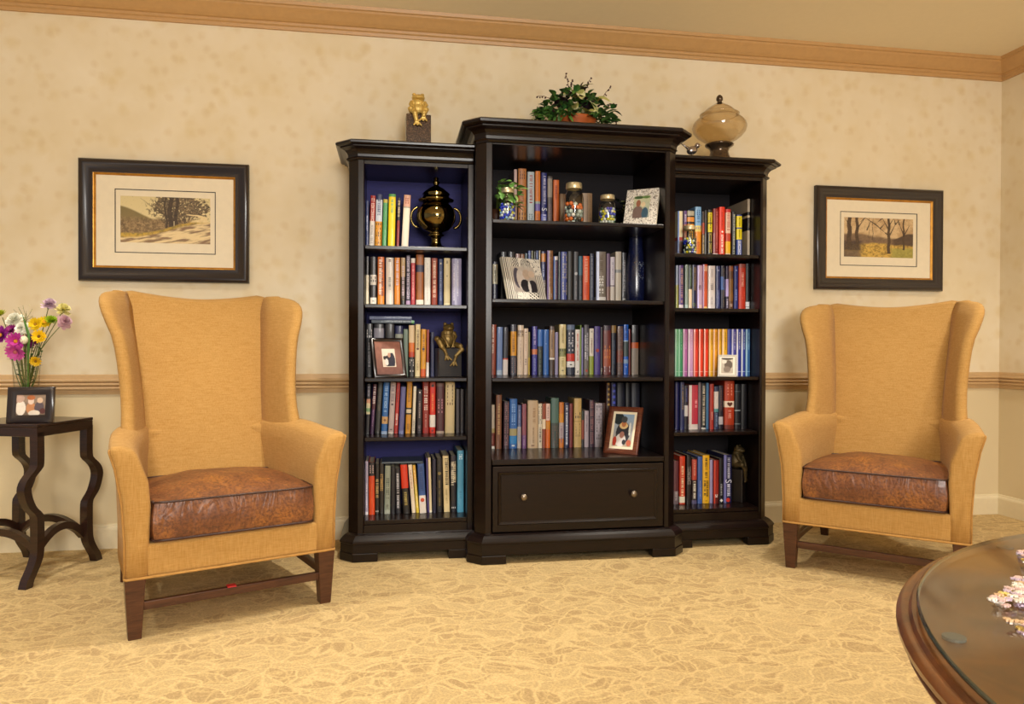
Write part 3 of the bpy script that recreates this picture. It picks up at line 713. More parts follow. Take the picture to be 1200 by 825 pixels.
row(570, 455, 9.164, 655, -.18, .155, .48, 'shelf above the drawer', 'first half of the books above the drawer', [
 (32,88,178,0,'#b8a894','oatmeal','oatmeal book with maroon foot','.06-.36 6a241e;.36-.46 a08a58;0-.06 e0dcd4','.1-.3 a06a5a .3'),
 (98,160,72,4,'#7a4a30','brown','tall brown book with gold lettering','','.25-.85 c8a064 .35'),
 (182,242,142,4,'#3a2430','dark mottled','dark purple mottled book','','.05-.97 a07078 .6'),
 (246,326,115,4,'#2d64ac','blue','blue picture book','.26-.4 a89a6a;.1-.25 2a80c0','.42-.9 8ab4e4 .45;.02-.08 e0e8f0 .4'),
 (330,370,182,4,'#4a5884','blue-cream','blue book with cream foot','0-.5 b8aca8','.1-.9 8a98c0 .4'),
 (382,428,170,0,'#8c4c5c','mauve','mauve book','0-.3 6a4074','.05-.3 a884a8 .4'),
 (442,552,132,0,'#c4a988','beige','thick beige book','','.5-.85 a07a58 .25 .12;.1-.45 8a6a50 .15 .05;.03-.08 8a6a50 .3'),
 (553,598,165,0,'#d8cbb4','black-lettered','cream book with black lettering','','.5-.97 1c1814 .7;.1-.48 4a443c .45'),
 (600,636,165,0,'#8c3a1c','rust','rust book with cream label','.43-.65 e6d2b4'),
 (638,684,165,0,'#d2641a','orange-white','orange book with white top','.62-1 dcbcb0;.42-.6 c8801e','.65-.95 a07a80 .35'),
 (692,776,105,0,'#4a6a62','teal','tall grey-teal book','0-.5 3a4440','.02-.45 6a5048 .6'),
 (780,830,152,0,'#c8742c','amber','amber book with pale middle','.2-.55 b4a2a4;.55-.75 d08a2a','.05-.5 7a5a74 .35'),
 (836,886,155,0,'#161c44','navy','navy book with white lettering','','.05-.95 d8dcec .4'),
 (890,926,165,0,'#74282c','maroon','slim maroon book')])
row(660, 445, 8.25, 655, -.18, .155, .48, 'shelf above the drawer', 'second half of the books above the drawer', [
 (104,184,180,0,'#c4a468','tan','tan book with black emblem','.52-.54 a88a50','.55-.72 2c241a .7;.2-.5 8a7040 .6'),
 (186,213,300,0,'#8a3c2a','dark-red','short brick book with dark top','.75-1 1c2a24;0-.22 2a2428'),
 (217,263,300,0,'#b4a4ac','pale lilac','short pale lilac book','','.4-.9 7a6a78 .3'),
 (268,326,196,0,'#3a2434','plum','plum mottled book','','.05-.97 9a6a68 .5'),
 (332,412,228,0,'#b4a8b0','pale grey','pale grey book with large dark lettering','','.1-.96 2a2426 .6'),
 (417,448,226,0,'#44221c','dark maroon','thin dark maroon book'),
 (452,500,30,0,'#3a1a16','gold-dotted','tall dark red book with gold dots','','',[('dot',k,'#b89040',.5) for k in (.98,.9,.82,.74,.66)]),
 (508,560,30,0,'#1c2258','blue-dotted','tall navy book with blue dots','','',[('dot',k,'#4a56c0',.6) for k in (.96,.87,.78,.69)]),
 (568,655,30,0,'#1a1b2a','ink','tall ink blue book'),
 (662,718,30,0,'#141218','black','tall black book'),
 (724,815,30,0,'#20212e','slate','wide tall slate book')], .003)
row(786, 225, 10.909, 772, -.28, .21, 1.484, 'taupe binder shelf', 'books beside the taupe binder', [
 (88,152,245,0,'#e6d8b0','cream','cream book with lilac foot','| 5a78b8;0-.42 b4a0a8;.35-.42 c04a40'),
 (164,204,240,0,'#a86a58','plum-orange','purple and orange book','.7-1 5a3a78','.75-.95 e0d4e0 .5'),
 (210,300,234,0,'#1c1618','fiery','black book with orange bands','.75-.85 d88a3a;.6-.7 c8801a;.88-.98 a8a08c','.3-.55 d8a020 .5'),
 (310,388,190,0,'#e08a22','blue-orange','blue, yellow and orange book','.62-1 7aa8d4;.5-.62 d8c46a','.64-.97 2a5a94 .5;.05-.3 c04a28 .4;.5-.6 8a8aa8 .7'),
 (396,430,250,0,'#3a2a24','dark brown','slim dark brown book','.5-.75 a0402a','.05-.48 c8b07a .6'),
 (434,470,236,0,'#141014','black','plain black book'),
 (476,530,226,0,'#1a1812','yellow-black','black and yellow book','.52-.7 d8c81c;.72-.94 c8b41c;0-.05 e8e4d8','.08-.5 c8b050 .6;.55-.92 2a240c .3'),
 (540,606,214,0,'#7a1c1c','dark red','dark red book with white foot','0-.07 d8c8c8','.1-.95 c87068 .3 .2'),
 (610,690,192,0,'#d23018','red','red book with white lettering','','.05-.45 f8ece4 .35;.55-.9 a82010 .25',[('diamond',.5,'#f8ece4',.4)]),
 (702,765,220,0,'#d8b8a0','white-red','white, red and yellow book','.93-1 c02a2a;.08-.33 e0ac1c;.33-.5 b8402a;0-.06 1a1614','.52-.92 b85048 .5'),
 (782,830,252,0,'#18171c','black-lettered','black book with pale lettering','','.05-.95 c8ccb8 .35'),
 (842,910,292,0,'#2a3f8a','blue-yellow','blue book with yellow panels','.42-.67 dcc818;.7-.97 dcc818','.05-.4 e8e8f4 .5;.45-.65 6a6210 .2;.72-.95 6a6210 .2')])
row(786, 300, 10.909, 660, -.28, .2, 1.207, 'shelf under the taupe binder', 'books under the taupe binder', [
 (66,102,120,0,'#7a86a0','grey-blue','thin grey-blue and olive book','0-.55 8a8a44'),
 (106,164,120,0,'#503078','purple-tan','purple book with tan spine panel','0-.1 d8c8d0','.12-.95 c09a88 .45 .12'),
 (188,230,112,0,'#7d8f88','sage','sage grey book','0-.1 a8c0bc'),
 (238,280,115,0,'#16211c','green-cream','black and cream book','0-.45 dcc4a8','.5-.95 6a8a6a .4'),
 (284,334,112,0,'#1c2146','navy-tan','navy book with tan streak','','.4-.95 b89860 .4 .15;.05-.15 5a6a3a .5'),
 (345,416,120,0,'#bb9cb8','pink-lilac','pink-lilac book','| b4a8e4;0-.1 d8b8b4','.42-.55 4a3a48 .5'),
 (420,486,108,0,'#bf4a24','red-orange','red-orange book with purple edge','| 8a5a88;.85-.96 d89a7a;0-.06 e8c070'),
 (494,590,126,0,'#d0c8c8','white-grey','wide white-grey book','','.4-.6 6a6468 .35;.1-.3 a8a0a4 .2;.7-.95 b0a8ac .3'),
 (602,656,130,0,'#232a60','navy','navy book with silver dot','','.05-.45 8088b8 .25',[('dot',.9,'#a8acc8',.35)]),
 (662,714,125,0,'#1d2036','blue-black','blue-black book','.45-.75 3a64b0','.02-.95 6a6058 .35 .2'),
 (732,768,130,0,'#2c2040','white-flash','violet book with white flash','.3-.7 b0a0d8','.02-.25 d0c8e0 .5'),
 (772,830,126,0,'#5a3418','bronze','bronze brown book','.2-.7 7a5220;.88-.98 8a4a24','.04-.14 c8b0a0 .5'),
 (842,894,130,0,'#1c2a72','royal blue','royal blue book','','.2-.48 8a9ad8 .3;.55-.75 4a58a0 .2',[('dot',.9,'#a8b4d8',.35)]),
 (900,994,104,0,'#b3301c','red','red book with cream back edge','.92-1 8a4034','.48-.82 e8b0a0 .3;.2-.4 c85a40 .6'),
 (998,1048,100,0,'#131216','black','black book with white foot label','.07-.17 c8c8d0;.02-.06 c0c4c8')])
R3 = []
for a, b, c, nm, e in [(55,97,'#5fa07c','pale green','#9cc0a8'),(99,156,'#2f8058','green','#8ac0a0'),(160,216,'#a05a98','mauve','#c8a8c4'),(226,294,'#b88cb8','light mauve','#d0bcd0'),
      (300,358,'#cc3020','first red','#e8a090'),(370,424,'#d23418','second red','#f0b8a8'),(436,492,'#d83014','third red','#f0b8a8'),(503,555,'#d8a01c','first gold','#e8c890'),
      (560,612,'#d49018','second gold','#e8c0a0'),(622,666,'#d8a41e','third gold','#e8c0a0'),(676,745,'#d6a41a','fourth gold','#e8c8a0'),(748,799,'#2c3a94','first blue','#4a50a0'),
      (804,860,'#3c3a94','violet-blue','#c0c0e0'),(866,925,'#25308c','second blue','#d0d0e0'),(930,984,'#2a3c92','third blue','#c8d0e0'),(988,1045,'#2f5c90','steel blue','#90b8d0')]:
    R3.append((a, b, 118, 0, c, nm, nm+' volume of the matching set', '| %s;.09-.1 %s' % (e, e), '.55-.95 %s .2 .12' % ('#7a5a10' if 'gold' in nm else '#8a1c10' if 'red' in nm else e)))
row(786, 375, 10.909, 718, -.30, .2, .857, 'rainbow shelf', 'matching set of rainbow coloured volumes', R3, 0)
row(786, 440, 10.909, 692, -.27, .2, .575, 'shelf below the rainbow set', 'books below the rainbow set', [
 (58,108,86,0,'#191a52','navy','dim navy book'),
 (112,180,86,0,'#262c5c','navy-gold','navy book with gold lettering','','.4-.95 a08a5a .35 .1'),
 (184,236,130,0,'#221c28','white-tab','dark book with white tab','.3-.55 c8c4c4','.62-.95 4a4a8a .4'),
 (242,372,125,0,'#b83248','white-red','wide white and red book','0-.12 d8ccc8;| dcd0cc','.45-.7 e8a8b0 .25 .25',[]),
 (376,416,90,0,'#70646e','grey-mauve','grey-mauve book'),
 (422,480,100,0,'#161414','black-white','black book with white lettering','.0-.03 e0dcd4','.05-.95 d8ccb8 .5'),
 (484,522,95,0,'#3c6f9c','blue','slim blue book'),
 (526,590,110,0,'#a02c22','red','red book','','.2-.4 e0a8a0 .3'),
 (596,656,140,0,'#232f50','white-topped','navy book with white panel','.48-.88 d0c8c4;.4-.48 4a8a90','.05-.38 8a9ac0 .35'),
 (660,722,130,0,'#1f1a2a','dark violet','dark violet book with white tab','.1-.28 b8b4bc','.4-.95 6a4a4a .3'),
 (742,874,70,0,'#b03a1c','heart','thick red-orange book with heart','.45-.58 ead8c4;.0-.08 6a2418','.62-.95 e0907a .5;.2-.42 d89080 .3;.03-.06 d8c8b8 .9',[('heart',.515,'#5a2a18',.55)]),
 (884,964,110,0,'#15151c','silver-lined','black book with silver lines','.4-.42 a8b4b8;.83-.84 6a7078;.1-.12 7a8488'),
 (970,1050,110,0,'#121117','jet','jet black book')])
row(782, 515, 9.167, 690, -.28, .2, .184, 'bottom frog shelf', 'books beside the climbing frog', [
 (66,120,230,0,'#5a2a34','maroon','maroon book with grey foot','0-.3 6a5a60','.05-.3 a8a0a4 .4'),
 (130,190,180,0,'#c43a1c','orange-red','orange-red book with white sticker','.03-.16 e4dcc8','.17-.8 f0d8b0 .4'),
 (206,256,170,0,'#1a1517','black','black book with grey lettering','','.38-.8 a8a0a0 .6'),
 (264,316,200,0,'#2a1a1c','red-black','red and black book','.52-.97 b04030;0-.08 5a5478','.1-.5 f0e8d8 .45;.6-.95 e09a8a .3'),
 (326,376,185,0,'#3f5a9e','blue','plain blue book','','.1-.5 a0a8d0 .2'),
 (378,450,170,0,'#e2ac1c','yellow','yellow book with black lettering','','.5-.95 2a2010 .35;.15-.48 2a2010 .3 -.18;.12-.48 2a2010 .3 .18;.03-.07 2a2010 .3'),
 (454,486,220,0,'#9a94bc','lilac','slim lilac book'),
 (488,552,225,0,'#8a2018','red','red book with dark side','.0-.2 5a1814;| c0341c','.1-.22 e8dcd8 .5'),
 (556,600,205,0,'#151318','diamond','black book with white diamond','','.15-.45 b8b8bc .35',[('diamond',.06,'#e8e4e0',.8)]),
 (606,690,165,0,'#1f2048','navy','navy book with red dot','| 6a6aa8','.5-.95 c8c8dc .3 .08;.12-.4 d8d8ec .35 .08',[('S',.45,'#e0e0ec',.85),('dot',.06,'#c83020',.5)])])
# taupe binder with a labelled spine, turned to show its side
def binder():
    a = at_y(786+992/10.909, 225+780/10.909, -.30); b = at_y(786+1105/10.909, 225+780/10.909, -.30)
    h = at_y(786+1050/10.909, 225+88/10.909, -.30).z-1.484
    w = min(b.x, 1.866)-a.x
    m, t, bb = book_mesh(w, h, .235, hx('#a39682', 1.1), [(.72, .78, hx('#1c1616')), (.68, .72, hx('#b8a890')), (.46, .68, hx('#17131a'))], True)
    o = m.build('binder', M_COVER, loc=(a.x+w/2, -.29, 1.4845))
    MB().box(-w/2+.005, w/2-.005,   .006, .23, .004, h-.006).build('page_block', M_PAGE, o)
    glyphs(w, h, bb, [(.5, .66, hx('#8a7c60'), .4, 0)], 5).build('title_lettering', M_INK, o)
    tag(o, 'large taupe binder with black spine label at the end of its row', 'binder')
binder()
# flat books lying on top of the standing ones
def lying(x0, y0, s, xa, xb, y, zc, thick, d, col, label, bands='', titles=''):
    A = at_y(x0+xa/s, 400, y); B = at_y(x0+xb/s, 400, y)
    make_book(A.x, y, zc+thick/2, thick, B.x-A.x, d, hx(col, KB), pb(bands), pt(titles), 0, label, 'books lying flat on other books', 3, None, False, True)
ztop = max((o.matrix_basis.translation.z + o.dimensions.z) for o in COL.objects if o.get('group') == 'books beside the bronze frog' and 'patterned' in o['label'] or o.get('label', '').startswith('black book with white lettering, starting the row by grey-label'))
lying(420, 362, 8.571, 132, 560, -.24, ztop+.003, .016, .17, '#27384a', 'dark teal book lying flat under the slate blue one, bronze frog shelf', '.94-1 4a9a4a', '.2-.8 8a98a8 .4')
lying(420, 362, 8.571, 112, 536, -.245, ztop+.020, .018, .17, '#3d4a74', 'slate blue book lying flat on top of the teal one, bronze frog shelf', '.0-.1 4a5680', '.3-.9 5a6890 .3')
zt2 = at_y(418+300/8.25, 515+246/8.25, -.27).z
lying(418, 515, 8.25, 244, 642, -.26, zt2+.004, .009, .17, '#4a5560', 'slim grey-blue book lying flat across leaning books on the bottom shelf', '', '')
# ================================================================ framed prints on the wall
def fbm(x, y, s=1):
    v = 0; a = .5
    for k in range(4):
        xi, yi = math.floor(x), math.floor(y); fx, fy = x-xi, y-yi
        fx = fx*fx*(3-2*fx); fy = fy*fy*(3-2*fy)
        def hsh(i, j): 
            q = math.sin(i*127.1+j*311.7+s*17.3+k*5.1)*43758.5453; return q-math.floor(q)
        v += a*((hsh(xi, yi)*(1-fx)+hsh(xi+1, yi)*fx)*(1-fy)+(hsh(xi, yi+1)*(1-fx)+hsh(xi+1, yi+1)*fx)*fy)
        a *= .5; x *= 2.03; y *= 2.03
    return v
def mix(a, b, t):
    t = max(0, min(1, t)); return tuple(p+(q-p)*t for p, q in zip(a, b))
def sst(a, b, x):
    t = max(0, min(1, (x-a)/(b-a))); return t*t*(3-2*t)
def art_road(u, v):
    c = mix(hx('#ead9a8'), hx('#dccb98'), v)
    n = fbm(u*14, v*9, 1); n2 = fbm(u*42, v*26, 2); n3 = fbm(u*90, v*50, 4)
    hill = .80-.34*sst(-.05, .5, u)
    h = sst(hill+.015, hill-.03, v); c = mix(c, mix(hx('#7d7048'), hx('#8f7c50'), n), h)
    c = mix(c, mix(hx('#6f5b3e'), hx('#b0946a'), sst(.25, .75, n2*.6+n3*.4)), sst(.60, .46, v-.12*(n-.5))*(1-sst(.85, 1, u)))
    # loose bare crown: dense near the trunks, open lace at its edge
    d = math.hypot((u-.66)/.46, (v-.78)/.46)
    lace = n2*.55+n3*.45
    cov = sst(1.0, .35, d+.5*(n-.5))
    if lace < .27+.34*cov: c = mix(c, mix(hx('#4a3e2f'), hx('#8a7353'), sst(.3, .7, n3)), min(.95, .3+cov))
    for k in range(7):           # twigs reaching towards the open sky
        x1, y1 = .22+.05*k, .96-.09*k; x0, y0 = .55, .52+.02*k
        dx, dy = x1-x0, y1-y0; t = max(0, min(1, ((u-x0)*dx+(v-y0)*dy)/(dx*dx+dy*dy)))
        if math.hypot(u-x0-t*dx, (v-y0-t*dy)*.55) < .008*(1.15-t): c = mix(c, hx('#5a4a34'), .8)
    for x, w, v0 in ((.555, .030, .27), (.62, .022, .30), (.50, .012, .33)):
        if v > v0 and abs(u-x-.012*math.sin(v*9+x*20)) < w*(1.15-.4*v): c = mix(hx('#352b22'), hx('#5c4b38'), n3)
    if .585 < u < .60 and .28 < v < .48: c = mix(c, hx('#d8c8a0'), .7)
    best = 9                                       # the far bend of the road
    for (x0, y0, w0, x1, y1, w1) in ((.74,.63,.010,.86,.615,.018),(.86,.615,.018,.93,.57,.032),(.93,.57,.032,.92,.50,.055),(.92,.50,.055,.86,.44,.09)):
        dx, dy = x1-x0, y1-y0; t = max(0, min(1, ((u-x0)*dx+(v-y0)*dy)/(dx*dx+dy*dy)))
        best = min(best, math.hypot(u-x0-t*dx, v-y0-t*dy)/(w0+(w1-w0)*t))
    c = mix(c, mix(hx('#efdcaa'), hx('#dcc088'), n2), sst(1.15, .85, best))
    bank = .21+.26*sst(.2, .85, u)+.03*(n-.5)
    c = mix(c, mix(hx('#cba84a'), hx('#94803e'), sst(.3, .7, n2)), sst(bank+.02, bank-.02, v))
    road = .11+.36*sst(0, 1.0, u)**1.2+.03*(n-.5)
    st = fbm(u*5+v*7, (v-.4*u)*26, 5)
    return mix(c, mix(hx('#eed6a4'), hx('#8f7358'), sst(.38, .66, st+.12*(u-.5))), sst(road+.02, road-.03, v))
def art_woods(u, v):
    n = fbm(u*12, v*9, 7); n2 = fbm(u*40, v*26, 8); n3 = fbm(u*90, v*60, 9)
    c = mix(hx('#dcc094'), hx('#c2a176'), sst(.35, .7, n))
    c = mix(c, hx('#9c8464'), .45*sst(.50, .62, fbm(u*120, v*70, 21))*sst(.4, .7, v))
    far = .60-.10*sst(.1, .75, u)+.05*(n-.5)
    c = mix(c, mix(hx('#6c5648'), hx('#947a5c'), n2), sst(far+.03, far-.05, v))
    hr = .46+.16*sst(.68, .95, u)
    c = mix(c, mix(hx('#4a3b33'), hx('#67523f'), n2), sst(.66, .74, u)*sst(hr+.02, hr-.02, v))
    g = .37-.12*abs(u-.42)+.06*(n-.5)
    c = mix(c, mix(hx('#dab45a'), hx('#8c7032'), sst(.35, .68, n2*.6+n3*.4)), sst(g+.03, g-.04, v))
    c = mix(c, mix(hx('#bcae58'), hx('#8a8440'), n2), sst(.64, .72, u)*sst(.28, .22, v+.06*(n-.5)))
    c = mix(c, mix(hx('#5a4a3a'), hx('#8f775c'), n2), sst(.30, .18, u)*sst(.24, .12, v))
    c = mix(c, mix(hx('#2c2530'), hx('#5f4c3c'), sst(.4, .65, n3)), sst(.30, .2, u)*sst(.46, .36, v)*sst(.12, .2, v)*.9)
    def trunk(x, w, v0):
        return v > v0+.05*(n-.5) and abs(u-x-.006*math.sin(v*17+x*40)) < w*(1.12-.35*v)*(1+.25*(n3-.5))
    if trunk(.075, .034, .26) or trunk(.185, .026, .28) or trunk(.645, .022, .10) or trunk(.86, .014, .2) or trunk(.41, .004, .45) or trunk(.36, .003, .45):
        c = mix(hx('#33271f'), hx('#6b5540'), n3)
    for (x0, y0, x1, y1) in ((.66,.58,.74,.86),(.64,.72,.55,1),(.645,.8,.71,1),(.45,.84,.3,1),(.45,.84,.6,.62),(.86,.6,.8,.85),(.86,.55,.95,.85),(.19,.72,.28,.95),(.52,.74,.58,.86),(.74,.86,.72,1),(.74,.86,.8,.97),(.55,1,.48,.9),(.3,1,.24,.9),(.8,.85,.77,1),(.1,.75,.02,.95),(.33,.7,.38,.92),(.6,.62,.64,.56)):
        dx, dy = x1-x0, y1-y0; t = max(0, min(1, ((u-x0)*dx+(v-y0)*dy)/(dx*dx+dy*dy)))
        if math.hypot(u-x0-t*dx, (v-y0-t*dy)*.6) < .0085*(1.35-t): c = mix(c, hx('#42342a'), .85)
    return c
def wall_picture(label, xa, xb, z0, z1, art):
    w, h = xb-xa, z1-z0
    t = thing('framed_picture', label, 'picture', ((xa+xb)/2, -.004, z0), 0, 'framed landscape prints over the wing chairs')
    prof = [(0, 0), (0, -.022), (.006, -.030), (.016, -.033), (.026, -.030), (.034, -.024), (.052, -.020), (.060, -.022), (.066, -.020), (.066, -.010)]
    rs = [[(-w/2+d, y, d), (w/2-d, y, d), (w/2-d, y, h-d), (-w/2+d, y, h-d)] for d, y in prof]
    MB().loft(rs, False).build('frame_moulding', M_BLACKFRAME, t, 'auto')
    MB().box(-w/2+.004, w/2-.004, -.006, 0, .004, h-.004).build('backing', M_BLACKFRAME, t)
    rs = [[(-w/2+d, y, d), (w/2-d, y, d), (w/2-d, y, h-d), (-w/2+d, y, h-d)] for d, y in ((.0655, -.0195), (.069, -.0185), (.076, -.013), (.077, -.0095))]
    MB().loft(rs, False).build('gilt_slip', M_GOLD, t)
    # mat board with a bevelled window, then the print sheet and its picture
    a, b = .166, .146
    rs = [[(-w/2+p, y, q), (w/2-p, y, q), (w/2-p, y, h-r), (-w/2+p, y, h-r)] for p, q, r, y in ((.0765, .0765, .0765, -.010), (a-.012, b-.012, b-.012, -.010), (a-.012, b-.012, b-.012, -.0093), (a-.004, b-.004, b-.004, -.0093))]
    m = MB().loft(rs, False); mat = m.build('mat_board', M_MAT, t)
    rs = [[(-w/2+p, y, p-a+b), (w/2-p, y, p-a+b), (w/2-p, y, h-p+a-b), (-w/2+p, y, h-p+a-b)] for p, y in ((a-.0038, -.0096), (a, -.0096), (a, -.0072))]
    MB().loft(rs, False).build('mat_bevel', M_BLACKFRAME, mat)
    MB().box(-w/2+a-.001, w/2-a+.001, -.0074, -.0068, b-.001, h-b+.001).build('print_sheet', M_MAT, t)
    pw = w-2*(a+.022); ph = h-b-.03-(b+.048)
    painted('landscape_print', pw, ph, 260, 146, art, M_PRINT, t, Matrix.Translation((0, -.0078, b+.048)))
wall_picture('black framed print of a dirt road bending under bare trees', -1.517, -.719, 1.325, 1.925, art_road)
wall_picture('black framed print of autumn woods with slender trunks', 2.411, 3.236, 1.346, 1.946, art_woods)

# ================================================================ standing photo frames
def stand_frame(label, bl, br, top_l, yl, lean, border, mat_c, frame_mat, photo, zs, yaw, pat=None, matw=0, group=None, depth=.016, name='photo_frame'):
    A = at_y(bl[0], bl[1], yl)
    w = 1.0
    # width from the bottom-right pixel along the yawed direction
    ex = Vector((math.cos(yaw), math.sin(yaw), 0))
    d = ray(br[0], br[1]); 
    # intersect ray with the vertical plane through A along ex
    n = Vector((-math.sin(yaw), math.cos(yaw), 0)); s = (Vector((A.x, A.y, 0))-Vector((CAM.x, CAM.y, 0))).dot(n)/d.dot(n)
    P = CAM+d*s; w = (P-A).dot(ex)
    # height from the top pixel
    h = .1
    for _ in range(30):
        top = Vector((A.x, A.y, zs)) + h*(math.cos(lean)*Vector((0,0,1)) + math.sin(lean)*n)
        q = top-CAM; py = 412.5-FPX*q.dot(_u)/q.dot(_f)
        h += (py-top_l[1])*.002
    c = Vector((A.x, A.y, 0)) + ex*w/2
    t = thing(name, label, 'photo frame', (c.x, c.y, zs+.0012), yaw, group)
    M = Matrix.Rotation(-lean, 4, 'X')
    def put(o, T=None): o.matrix_local = M @ T if T is not None else M; return o
    b = border; dp = depth
    if pat:
        # patterned flat border: painted face on a slab with an opening filled by the photograph
        m = MB().box(-w/2, w/2, 0, dp, 0, h); put(m.build('frame_slab', M_MAT, t))
        put(painted('patterned_border', w, h, 130, 130, pat, M_PRINT, t), Matrix.Translation((0, -.0008, 0)))
    else:
        prof = [(0, dp), (0, .002), (.002, 0), (b*.45, -.002), (b*.75, .001), (b-.001, .0025), (b, .006)]
        rs = [[(-w/2+q, y, q), (w/2-q, y, q), (w/2-q, y, h-q), (-w/2+q, y, h-q)] for q, y in prof]
        put(MB().loft(rs, False).build('frame_moulding', frame_mat, t, 'auto'))
        put(MB().box(-w/2+.001, w/2-.001, dp-.005, dp, .001, h-.001).build('backing', M_BLACKFRAME, t))
        if matw:
            m = MB().loft([[(-w/2+q, y, q), (w/2-q, y, q), (w/2-q, y, h-q), (-w/2+q, y, h-q)] for q, y in ((b-.001, .0052), (b+matw, .0052), (b+matw, .0065))], False)
            put(m.build('mat_board', mat_c, t))
    q = b+matw if not pat else b
    pw, ph = w-2*q, h-2*q
    put(painted('photograph', pw+.002, ph+.002, 56, 64, photo,  M_PRINT, t), Matrix.Translation((0, .0058 if not pat else -.0018, q-.001)))
    # easel strut behind
    z1 = h*.6; f = MB()
    st = M @ Vector((0, dp, z1)); ft = Vector((0, st.y + z1*.28+.01, .001))
    f.bar([st, ft], .03, .004, (0,1,0)); f.build('easel_back', M_BLACKFRAME, t)
    return t
def people(bgt, bgb, figs, noise=.25, seed=3):
    def fn(u, v):
        n = fbm(u*9, v*9, seed); c = mix(bgb, bgt, v); c = mix(c, tuple(x*.55 for x in c), noise*n*2)
        for (cx, cy, rx, ry, col) in figs:
            dd = ((u-cx)/rx)**2+((v-cy)/ry)**2
            if dd < 1: c = mix(col, tuple(x*.7 for x in col), n*.8)
        return c
    return fn
ph_table = people(hx('#a8907c'), hx('#7a6654'), [(.16,.35,.17,.36,hx('#f2e8dc')),(.12,.82,.16,.2,hx('#c8a898')),(.5,.34,.15,.3,hx('#c88a5c')),(.5,.68,.1,.16,hx('#e8d0c0')),(.5,.86,.14,.12,hx('#b86a3a')),(.78,.36,.16,.3,hx('#5a4e58')),(.8,.72,.1,.14,hx('#e0c0a4')),(.62,.1,.2,.14,hx('#e8dccc')),(.9,.2,.1,.14,hx('#5a2a28'))], .5, 4)
ph_dark = people(hx('#a87060'), hx('#7c5048'), [], .5, 5)
def ph_bronze(u, v):
    if .27 < u < .74 and .24 < v < .76:
        a, b = (u-.27)/.47, (v-.24)/.52
        return people(hx('#efe4d4'), hx('#d8c4b4'), [(.45,.3,.3,.35,hx('#2a2430')),(.75,.35,.25,.45,hx('#26263a')),(.2,.5,.16,.12,hx('#2c2428')),(.55,.66,.12,.14,hx('#c89a84')),(.3,.25,.14,.2,hx('#e8e0dc'))], .2, 6)(a, b)
    if .25 < u < .76 and .22 < v < .78: return hx('#e8dcc8')
    return ph_dark(u, v)
ph_grad = people(hx('#8fb0d4'), hx('#b8a890'), [(.2,.85,.28,.18,hx('#1f2a30')),(.5,.42,.36,.34,hx('#2a2c38')),(.5,.64,.22,.1,hx('#e8c890')),(.5,.72,.12,.12,hx('#c07848')),(.5,.83,.16,.1,hx('#46484c')),(.42,.2,.26,.2,hx('#ece4e4')),(.46,.36,.12,.1,hx('#b88070')),(.6,.14,.1,.08,hx('#2a2a30')),(.12,.16,.1,.14,hx('#c03a24')),(.85,.12,.12,.1,hx('#c8664a')),(.83,.55,.05,.2,hx('#e8ece8'))], .2, 8)
ph_couple = people(hx('#d8ccc0'), hx('#b8aca4'), [(.2,.55,.16,.4,hx('#5a5464')),(.35,.5,.18,.4,hx('#e0d4cc')),(.5,.25,.2,.25,hx('#24222c')),(.83,.22,.2,.26,hx('#2a2632')),(.62,.7,.16,.2,hx('#d0b8a4')),(.85,.72,.14,.14,hx('#e0c8b4')),(.68,.2,.06,.25,hx('#f0ece8'))], .3, 9)
ph_lawn = people(hx('#d8d8b0'), hx('#8a9a94'), [(.3,.2,.34,.34,hx('#7c6660')),(.3,.66,.14,.16,hx('#9a6048')),(.75,.2,.2,.26,hx('#3a5a70')),(.6,.6,.14,.12,hx('#e8d0a8')),(.3,.93,.3,.07,hx('#44603a')),(.75,.93,.25,.06,hx('#6a8a4a'))], .3, 10)
ph_small = people(hx('#e0d8c8'), hx('#c8bcac'), [(.6,.55,.34,.3,hx('#6a5c50')),(.5,.25,.3,.2,hx('#8a7c70')),(.25,.75,.2,.12,hx('#efe8dc')),(.5,.97,.5,.1,hx('#4a4038'))], .4, 12)
def pat_zebra(u, v):
    w, k = hx('#efe8dc'), hx('#1a1618')
    if u < .26: return k if (u*22) % 1 < .38 else w
    if u > .80 and v < .62: return k if (u*26) % 1 < .38 else w
    if .26 <= u < .42 and v > .62: return k if (int(u*34)+int(v*30)) % 2 else w
    if v > .7: 
        r = math.hypot((u-.6)*1.0, v-.86); return k if (r*26) % 1 < .35 and r < .14 else (k if fbm(u*40, v*40, 3) > .62 else w)
    if v < .26 and u > .55: return k if (int(u*30+v*8)+int(v*30)) % 3 == 0 else w
    return k if fbm(u*46, v*46, 5) > .63 else w
def pat_floral(u, v):
    n = fbm(u*30, v*30, 6); m2 = fbm(u*70, v*70, 7)
    return hx('#2c2624') if m2 > .60 else (hx('#b8aca0') if n > .58 else hx('#efe9df'))
def pat_beads(u, v):
    e = min(u, v, 1-u, 1-v)
    k = (int(u*22)+int(v*22)) % 2
    return hx('#8c8680') if e < .10 and k else hx('#f0eade')
TTOP = .675
stand_frame('black photo frame standing before the flower vase', (6.5,495.5), (62,495), (9,454), -.50, math.radians(8), .034, M_MAT, M_BLACKFRAME, ph_table, TTOP, math.radians(5))
stand_frame('black photo frame with rust coloured mat beside the bronze frog', (439,441.5), (477.5,440), (431.7,396), -.372, math.radians(18), .018, M_MAT, M_BLACKFRAME, ph_bronze, .857, math.radians(20))
M_BROWNFRAME = wood('reddish_brown_frame', hx('#4a2216'), hx('#78402a'), .3, .3)
stand_frame('brown wooden photo frame of a graduate, standing before the tall dark books', (706.5,529.5), (746,534.5), (714.5,476), -.38, math.radians(22), .026, M_MAT, M_BROWNFRAME, ph_grad, .48, math.radians(-38), None, .012)
